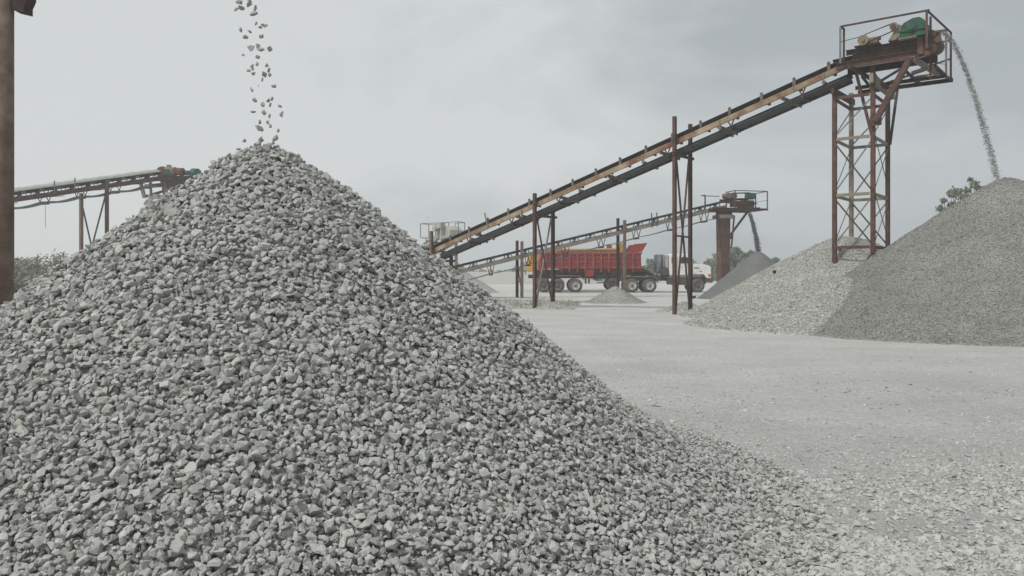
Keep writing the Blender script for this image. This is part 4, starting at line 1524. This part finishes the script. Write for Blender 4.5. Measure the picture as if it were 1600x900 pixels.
# front spill lip
m = MB()
m.prism([(X(982), YT + .05, Zp(394)), (X(990.5), YT + .05, Zp(381.5)), (X(1011), YT + .05, Zp(379.5)), (X(1003), YT + .05, Zp(393))], 0, (0, 0.05, 0))
m.prism([(X(982), YT + 2.4, Zp(394)), (X(990.5), YT + 2.4, Zp(381.5)), (X(1011), YT + 2.4, Zp(379.5)), (X(1003), YT + 2.4, Zp(393))], 0, (0, 0.05, 0))
m.prism([(X(1003) - .03, YT + .1, Zp(393)), (X(1011) - .03, YT + .1, Zp(379.7)), (X(1011) + .03, YT + .1, Zp(379.7)), (X(1003) + .03, YT + .1, Zp(393))], 0, (0, 2.3, 0))
m.build('front_lip', 'truck_red', body)
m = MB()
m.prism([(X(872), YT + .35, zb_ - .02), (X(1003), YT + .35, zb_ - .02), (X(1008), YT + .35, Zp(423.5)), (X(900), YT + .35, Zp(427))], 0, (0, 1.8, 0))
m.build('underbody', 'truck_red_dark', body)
# chassis
m = MB()
for y_ in (YT + .75, YT + 1.75):
    m.beam((X(842), y_, Zp(433)), (X(905), y_, Zp(431)), .1, .3)
    m.beam((X(905), y_, Zp(431)), (X(1016), y_, Zp(425)), .1, .3)
for px in (850, 872, 900, 930, 948):
    m.box((X(px), YT + 1.25, Zp(431)), (.12, 1.0, .2))
m.box((X(938), YT + 0.6, Zp(433)), (X(946) - X(930), .5, .3))
m.beam((X(934), YT + .35, Zp(442)), (X(952), YT + .35, Zp(440)), .06, .08)
for px in (916, 921, 950):
    m.beam((X(px), YT + .4, Zp(430)), (X(px), YT + .4, Zp(443)), .1, .1)
m.build('trailer_chassis', 'chassis', tr)
m = MB()
m.box((X(921.5), YT + .25, Zp(426)), (X(928) - X(915), .42, .56))
m.build('tool_box', 'truck_red', tr, bevel=0.02)
m = MB()
for k, px in enumerate((871.5, 899.5)):
    pass
m.beam((X(860), YT + .3, Zp(431)), (X(905), YT + .3, Zp(431)), .6, .05)
m.beam((X(905), YT + .3, Zp(431)), (X(915), YT + .3, Zp(438)), .6, .05)
m.build('trailer_mudguard', 'tan_grey', tr)
for px in (850, 871.5, 899.5):
    wheel(tr, (X(px), YT + .05, 0.53), 0.53, .55, 'rim_dusty' if px < 880 else 'rim')
    wheel(tr, (X(px), YT + 1.9, 0.53), 0.53, .55, 'rim_dusty')
MB().cyl((X(871), YT + .5, .53), (X(871), YT + 2, .53), .1).cyl((X(899.5), YT + .5, .53), (X(899.5), YT + 2, .53), .1).cyl((X(850), YT + .5, .53), (X(850), YT + 2, .53), .1).build('axle', 'chassis', tr)
# tractor
m = MB()
for y_ in (YT + .8, YT + 1.7):
    m.beam((X(976), y_, Zp(436)), (X(1108), y_, Zp(436)), .1, .28)
m.box((X(1000), YT + 1.25, Zp(430)), (.9, .9, .12))
m.box((X(1035), YT + 1.25, Zp(434)), (1.4, 1.2, .4))
m.build('tractor_chassis', 'chassis', tr)
for px in (988, 1015.5):
    wheel(tr, (X(px), YT + .05, 0.53), 0.53, .55)
    wheel(tr, (X(px), YT + 1.9, 0.53), 0.53, .55)
wheel(tr, (X(1091), YT + .08, 0.53), 0.53, .32, 'rim_dusty')
wheel(tr, (X(1091), YT + 2.1, 0.53), 0.53, .32, 'rim_dusty')
MB().cyl((X(988), YT + .5, .53), (X(988), YT + 2, .53), .1).cyl((X(1015.5), YT + .5, .53), (X(1015.5), YT + 2, .53), .1).cyl((X(1091), YT + .3, .53), (X(1091), YT + 2.2, .53), .08).build('axle', 'chassis', tr)
arch((X(1015.5), YT, .53), .72, 20, 125, 0.02, .6).build('rear_mudguard', 'tan_grey', tr)
cab = MB()
pts = [(1046.5, 430), (1046.5, 399), (1050, 396.5), (1076, 396.5), (1079, 399), (1083, 412), (1083, 430)]
cab.prism([(X(a_), YT + .15, Zp(b_)) for a_, b_ in pts], 0, (0, 2.2, 0))
cabo = cab.build('cab', 'white', tr, bevel=0.05)
m = MB()
m.prism([(X(a_), YT + .138, Zp(b_)) for a_, b_ in ((1062, 402), (1076, 402), (1079.5, 411.5), (1062, 411.5))], 0, (0, .02, 0))
m.build('window', 'glass', cabo)
MB().prism([(X(a_), YT + .138, Zp(b_)) for a_, b_ in ((1050, 402), (1056, 402), (1056, 411), (1050, 411))], 0, (0, .02, 0)).build('window', 'glass', cabo)
MB().prism([(X(1079.6), YT + .35, Zp(400)), (X(1079.6), YT + 2.15, Zp(400)), (X(1083.6), YT + 2.15, Zp(411.5)), (X(1083.6), YT + .35, Zp(411.5))], 0, (-.04, 0, -.01)).build('windscreen', 'glass', cabo)
m = MB()
for px in (1059.3, 1082.2):
    m.box((X(px), YT + .142, Zp(415)), (.025, .02, 1.3))
m.box((X(1066), YT + .13, Zp(417)), (.14, .03, .03))
m.build('door_seam', 'grey_steel', cabo)
m = MB()
pts = [(1083.5, 429), (1083.5, 412.5), (1088, 411.8), (1102, 413.0), (1109, 415), (1112, 418), (1112, 434.5), (1105, 434.5), (1101, 428.5), (1083.5, 428.5)]
m.prism([(X(a_), YT + .2, Zp(b_)) for a_, b_ in pts], 0, (0, 2.1, 0))
hood = m.build('hood', 'white', tr, bevel=0.09)
MB().box((X(1089.5), YT + .195, Zp(418.7)), (.40, .03, .07)).build('hood_vent', 'black', hood)
MB().prism([(X(1094), YT + .19, Zp(423.5)), (X(1098), YT + .19, Zp(423.5)), (X(1096), YT + .19, Zp(425.5))], 0, (0, .02, 0)).build('hood_badge', 'dark_steel', hood)
MB().box((X(1109.5), YT + .21, Zp(430.3)), (.18, .05, .22)).build('indicator_lamp', 'lamp_orange', hood, bevel=.01)
MB().box((X(1112.2), YT + 1.25, Zp(425)), (.05, 1.3, .65)).build('grille', 'black', hood)
MB().cyl((X(1112), YT + .5, Zp(430)), (X(1112.8), YT + .5, Zp(430)), .12, n=14).build('headlight', 'rim', hood)
MB().cyl((X(1112), YT + 2.0, Zp(430)), (X(1112.8), YT + 2.0, Zp(430)), .12, n=14).build('headlight', 'rim', hood)
m = MB()
m.prism([(X(1105), YT + .12, Zp(436)), (X(1115.5), YT + .12, Zp(435)), (X(1115.5), YT + .12, Zp(439)), (X(1113), YT + .12, Zp(442)), (X(1104), YT + .12, Zp(441))], 0, (0, 2.25, 0))
m.build('bumper', 'chassis', tr)
arch((X(1091), YT, .53), .66, 12, 168, .12, .4, th=.08).build('front_mudguard', 'black', tr)
m = MB()
m.cyl((X(1033), YT + .5, Zp(427)), (X(1033), YT + .5, Zp(398)), .13, n=14)
m.cyl((X(1040), YT + .62, Zp(427)), (X(1040), YT + .62, Zp(400)), .16, n=14)
m.build('exhaust_stack', 'grey_steel', tr)
m = MB()
m.box((X(1034.5), YT + 1.3, Zp(411)), (X(1039.5) - X(1029.2), 1.4, Zp(397.5) - Zp(425)))
m.build('headboard', 'blue_grey', tr, bevel=.03)
MB().box((X(1043.5), YT + 1.2, Zp(411)), (.22, 1.8, 1.25)).build('air_cleaner', 'pale_dust', tr, bevel=.04)
MB().cyl((X(1040), YT + .15, Zp(424)), (X(1040), YT + 1.0, Zp(424)), .30, n=18).build('air_tank', 'chassis', tr)
m = MB()
m.box((X(1060), YT + .35, Zp(439)), (X(1076) - X(1043), .55, .55))
ft = m.build('fuel_tank', 'chassis', tr, bevel=.08)
MB().box((X(1062), YT + .25, Zp(433)), (2.0, .45, .05)).box((X(1066), YT + .2, Zp(445)), (1.5, .4, .05)).build('cab_step', 'tan_grey', tr)
m = MB()
m.box((X(1069.0), YT + .0, Zp(405.5)), (.12, .22, .42))
m.beam((X(1071), YT + .1, Zp(402)), (X(1069), YT + .0, Zp(402.5)), .03, .03)
m.build('mirror', 'black', cabo)
m = MB()
m.box((X(1003), YT + 1.25, Zp(428)), (1.0, 1.1, .22))
m.prism([(X(1004), YT + .9, Zp(419)), (X(1008), YT + .9, Zp(419)), (X(1030), YT + .9, Zp(432)), (X(1024), YT + .9, Zp(434))], 0, (0, .6, 0))
m.build('fifth_wheel', 'chassis', tr)

# yellow truck standing behind
YB = 63.0
PB = YB / F
ty = empty('tipper_truck', ((895 - 800) * PB, YB + 1.25, 0), 'yellow orange tipper truck hidden behind the red truck, its top rim and tail showing', 'truck')


def XB(px): return (px - 800) * PB
def ZB(py): return EYE + (HZ - py) * PB


m = MB()
bx0, bx1 = XB(830), XB(966)
for y_ in (YB + .05, YB + 2.4):
    m.prism([(XB(829), y_, ZB(399)), (XB(870), y_, ZB(390)), (XB(966), y_, ZB(388.5)), (XB(966), y_, ZB(420)), (XB(829), y_, ZB(420))], 0, (0, .07, 0))
m.box((bx1, YB + 1.25, (ZB(388.5) + ZB(420)) / 2), (.07, 2.3, ZB(388.5) - ZB(420)))
m.box(((bx0 + bx1) / 2, YB + 1.25, ZB(419)), (bx1 - bx0, 2.26, .06))
yb = m.build('truck_body', 'yellow_dull', ty)
m = MB()
m.beam((XB(870), YB + .02, ZB(390.3)), (XB(966), YB + .02, ZB(389)), .1, .12)
m.build('body_rail', 'yellow', yb)
m = MB()
m.box((XB(829.5), YB + 1.2, ZB(412)), (XB(834.5) - XB(825), 2.45, ZB(400) - ZB(424)))
m.build('tailgate', 'yellow', ty, bevel=.04)
m = MB()
m.box((XB(821.5), YB + 1.2, ZB(416)), (XB(825.5) - XB(818), 1.5, ZB(409) - ZB(423)))
m.beam((XB(820), YB + .8, ZB(423)), (XB(822), YB + .8, ZB(429)), .1, .1)
m.build('rear_counterweight', 'pale_dust', ty, bevel=.03)
m = MB()
m.box((XB(972), YB + 1.2, (ZB(379.5) + ZB(430)) / 2), (XB(976) - XB(967.5), 2.2, ZB(379.5) - ZB(430)))
cb = m.build('cab', 'yellow_dull', ty, bevel=.06)
MB().box((XB(953.8), YB + .8, ZB(385)), (XB(957.5) - XB(950), .4, ZB(381) - ZB(389))).build('exhaust_box', 'post_brown', ty, bevel=.02)
m = MB()
for y_ in (YB + .8, YB + 1.7):
    m.beam((XB(826), y_, ZB(432)), (XB(972), y_, ZB(432)), .1, .3)
m.box((XB(900), YB + 1.25, ZB(426)), (XB(960) - XB(835), 1.6, .5))
m.build('chassis', 'chassis', ty)
for px in (846, 872, 958):
    wheel(ty, (XB(px), YB + .05, 0.53), 0.53, .5, 'rim_dusty')
    wheel(ty, (XB(px), YB + 1.95, 0.53), 0.53, .5, 'rim_dusty')

# ------------------------------------------------------------------ vegetation
def leaf_cloud(centres, n, size, seed, sq=0.8):
    """many small leaf faces inside given blobs [(x,y,z,r)]; returns arrays"""
    rr_ = np.random.default_rng(seed)
    cs = np.array(centres, float)
    wgt = cs[:, 3] ** 2
    ids = rr_.choice(len(cs), n, p=wgt / wgt.sum())
    u = rr_.normal(size=(n, 3))
    u /= np.linalg.norm(u, axis=1)[:, None]
    rad = np.minimum(np.abs(rr_.normal(0, 0.62, n)), 1.7)
    pos = cs[ids, :3] + u * (rad * cs[ids, 3])[:, None] * np.array([1, 1, sq])
    a = rr_.normal(size=(n, 3)); a /= np.linalg.norm(a, axis=1)[:, None]
    b_ = np.cross(a, rr_.normal(size=(n, 3))); b_ /= np.linalg.norm(b_, axis=1)[:, None]
    s_ = size * np.exp(rr_.normal(0, .3, n))[:, None]
    V = np.stack([pos - a * s_, pos + b_ * s_ * .55, pos + a * s_, pos - b_ * s_ * .55], 1).reshape(-1, 3)
    k = (np.arange(n) * 4)[:, None]
    T_ = np.concatenate([k + [0, 1, 2], k + [0, 2, 3]])
    C = np.ones((len(V), 4))
    return V, T_, C


def tree(px, py_top, Z, wid_px, label, seed, kind='leaf', dens=900, blobs=9, group='trees at the far edge of the yard', leaf=0.16, name='tree', open_=1.0, base=0.0, cat='tree'):
    r_ = random.Random(seed)
    x = (px - 800) / F * Z
    H = EYE + (HZ - py_top) / F * Z
    wd = wid_px / F * Z
    root = empty(name, (x, Z, base), label, cat, group)
    cs = []
    for i in range(blobs):
        a_ = i / max(1, blobs - 1)
        hz = H * (0.45 + 0.5 * a_) if i else H * 0.93
        rr2 = wd * 0.5 * (1.05 - 0.55 * a_) if i else wd * .15
        cs.append((x + r_.uniform(-rr2, rr2), Z + r_.uniform(-rr2, rr2), hz * r_.uniform(.9, 1.02), wd * r_.uniform(.12, .22) * open_))
    m = MB()
    m.cyl((x, Z, base), (x + .1, Z, H * .5), H * .025 + .03, H * .016, n=7)
    for c in cs:
        m.cyl((x + .08, Z, H * .4), (c[0], c[1], c[2]), H * .01 + .01, .015, n=5)
    m.build('trunk', 'bark', root)
    o = np_mesh('crown', [leaf_cloud(cs, dens, leaf, seed)], kind)
    o.data.transform(Matrix.Translation(-root.location))
    o.parent = root
    return root


# trees on the right skyline behind the tall heap
tree(1490, 287, 62, 52, 'ragged tree with open crown left of the peak of the tall right heap', 5, 'leaf', 6500, 34, leaf=0.12, open_=.6, group='trees behind the tall right heap')
tree(1524, 270, 62, 42, 'taller ragged tree touching the peak of the tall right heap', 6, 'leaf', 6500, 34, leaf=0.12, open_=.6, group='trees behind the tall right heap')
# behind the tractor and C2's column
for a_ in ((1008, 418, 105, 26, 'low dusty green bush just left of the tractor exhaust stacks', 11, 'leaf', 1300, 9),
           (1024, 407, 110, 30, 'rounded dusty tree between the red body and the tractor cab', 12, 'leaf', 1400, 9),
           (1128, 396, 100, 34, 'hazy tree directly behind the rusty column', 13, 'leaf', 1500, 10),
           (1146, 385, 100, 34, 'tallest sparse hazy tree right of the rusty column', 14, 'leaf', 1000, 9),
           (1169, 393, 92, 30, 'dense rounded tree left of the falling dust stream', 15, 'leaf', 1700, 9),
           (1112, 404, 112, 28, 'low hazy tree above the white bonnet', 16, 'leaf', 1200, 9),
           (1213, 404, 100, 26, 'small hazy tree right of the dark heap peak', 17, 'leaf', 1200, 8),
           (1228, 410, 104, 24, 'low bush at the foot of the pale heap skyline', 18, 'leaf', 1000, 8),
           (830, 414, 120, 30, 'low hazy tree behind the tail of the yellow truck', 19, 'leaf', 1000, 8),
           (1078, 408, 118, 36, 'hazy low tree behind the tractor cab', 20, 'leaf', 1200, 9)):
    tree(*a_[:4], a_[4], a_[5], a_[6], a_[7] * 3, a_[8] * 3, leaf=0.2, open_=0.75)


def thicket(name, x0, x1, y, hfun, n, leaf, m, label, seed, depth=6):
    rr_ = np.random.default_rng(seed)
    cs = []
    for i in range(70):
        x_ = rr_.uniform(x0, x1)
        H = hfun(x_)
        for k in range(3):
            cs.append((x_, y + rr_.uniform(0, depth), max(0.3, H * rr_.uniform(.05, .82)), H * .24))
    V, T_, C = leaf_cloud(cs, n, leaf, seed)
    V[:, 2] = np.maximum(V[:, 2], 0.02)
    o = np_mesh(name, [(V, T_, C)], m)
    return tag(o, label, 'bushes', None, 'stuff')


thicket('bushes', -44, -33, 56, lambda x_: 2.75 + 0.25 * math.sin(x_ * .9), 75000, 0.11, 'leaf_olive', 'hazy olive thicket on the low bank behind the left conveyor posts', 201, 6)
thicket('bushes', -12, 14, 122, lambda x_: 2.2 + 0.4 * math.sin(x_ * .5), 9000, 0.36, 'leaf_olive', 'far hazy line of bushes left of and behind the trucks', 202, 8)
thicket('bushes', 14, 60, 126, lambda x_: 2.6 + 0.5 * math.sin(x_ * .4), 11000, 0.36, 'leaf', 'far hazy line of bushes behind the white tractor and dark heap', 203, 8)
thicket('bushes', -90, -12, 128, lambda x_: 2.8 + 0.5 * math.sin(x_ * .3), 12000, 0.36, 'leaf_olive', 'far hazy line of bushes hidden mostly behind the biggest heap', 204, 8)


def bank(name, x0, x1, y, H, dep, m_, label, seed):
    rr_ = np.random.default_rng(seed)
    xs = np.linspace(x0, x1, 60)
    rows = []
    for x_ in xs:
        k = min(1, (x_ - x0) / 4, (x1 - x_) / 4)
        hh = H * max(k, 0.02) * (1 + 0.12 * vnoise(np.array([x_]), np.array([y]), 5, seed)[0])
        rows.append([(x_, y, -.1), (x_, y + dep * .25, hh * .7), (x_, y + dep * .45, hh), (x_, y + dep * .7, hh * .9), (x_, y + dep, -.1)])
    o = MB().strip(rows, smooth=True).build(name, m_)
    return tag(o, label, 'earth bank', None, 'structure')


bank('earth_bank', -16, 12, 95, 1.6, 14, 'pale_dust', 'low grey earth bank at the far end of the yard', 302)


def grass(cx_, cy_, rx, ry, n, hgt, seed, label):
    rr_ = np.random.default_rng(seed)
    t_ = rr_.random(n) ** .5
    an = rr_.uniform(0, 6.283, n)
    x_ = cx_ + np.cos(an) * t_ * rx
    y_ = cy_ + np.sin(an) * t_ * ry
    cl = vnoise(x_, y_, 0.6, seed) > -0.15
    x_, y_ = x_[cl], y_[cl]
    n = len(x_)
    hh = 0.75 * hgt * np.exp(rr_.normal(0, .4, n))
    an = rr_.uniform(0, 6.283, n)
    dx, dy = np.cos(an), np.sin(an)
    ln = rr_.uniform(-.5, .5, (n, 2)) * hh[:, None]
    wv = 0.012 + hh * .03
    z0 = np.zeros(n)
    V = np.stack([np.stack([x_ - dx * wv, y_ - dy * wv, z0], 1), np.stack([x_ + dx * wv, y_ + dy * wv, z0], 1), np.stack([x_ + ln[:, 0], y_ + ln[:, 1], hh], 1)], 1).reshape(-1, 3)
    T_ = np.arange(n * 3).reshape(-1, 3)
    o = np_mesh('grass', [(V, T_, np.ones((len(V), 4)))], 'grass')
    return tag(o, label, 'grass', None, 'stuff')


grass(0.5, 37.5, 2.8, 5.0, 3600, 0.17, 401, 'sparse dusty grass tufts around the left conveyor posts')
grass(3.8, 38.8, 2.0, 1.0, 1500, 0.12, 402, 'thin dusty grass beside the small isolated heap')

# ------------------------------------------------------------------ dusty air
m = MB()
m.box((0, 80, 11.6), (420, 200, 25.2))
hz = m.build('haze', 'stone')
hz.data.materials.clear()
hm = bpy.data.materials.new('dusty_air')
hm.use_nodes = True
ht = hm.node_tree
for n_ in list(ht.nodes):
    ht.nodes.remove(n_)
ho = ht.nodes.new('ShaderNodeOutputMaterial')
hv = ht.nodes.new('ShaderNodeVolumePrincipled')
hv.inputs['Color'].default_value = (0.92, 0.95, 0.96, 1)
hv.inputs['Density'].default_value = 0.0019
hv.inputs['Anisotropy'].default_value = 0.1
ht.links.new(hv.outputs[0], ho.inputs['Volume'])
hz.data.materials.append(hm)
tag(hz, 'thin pale stone dust hanging in the air over the whole yard', 'haze', None, 'stuff')
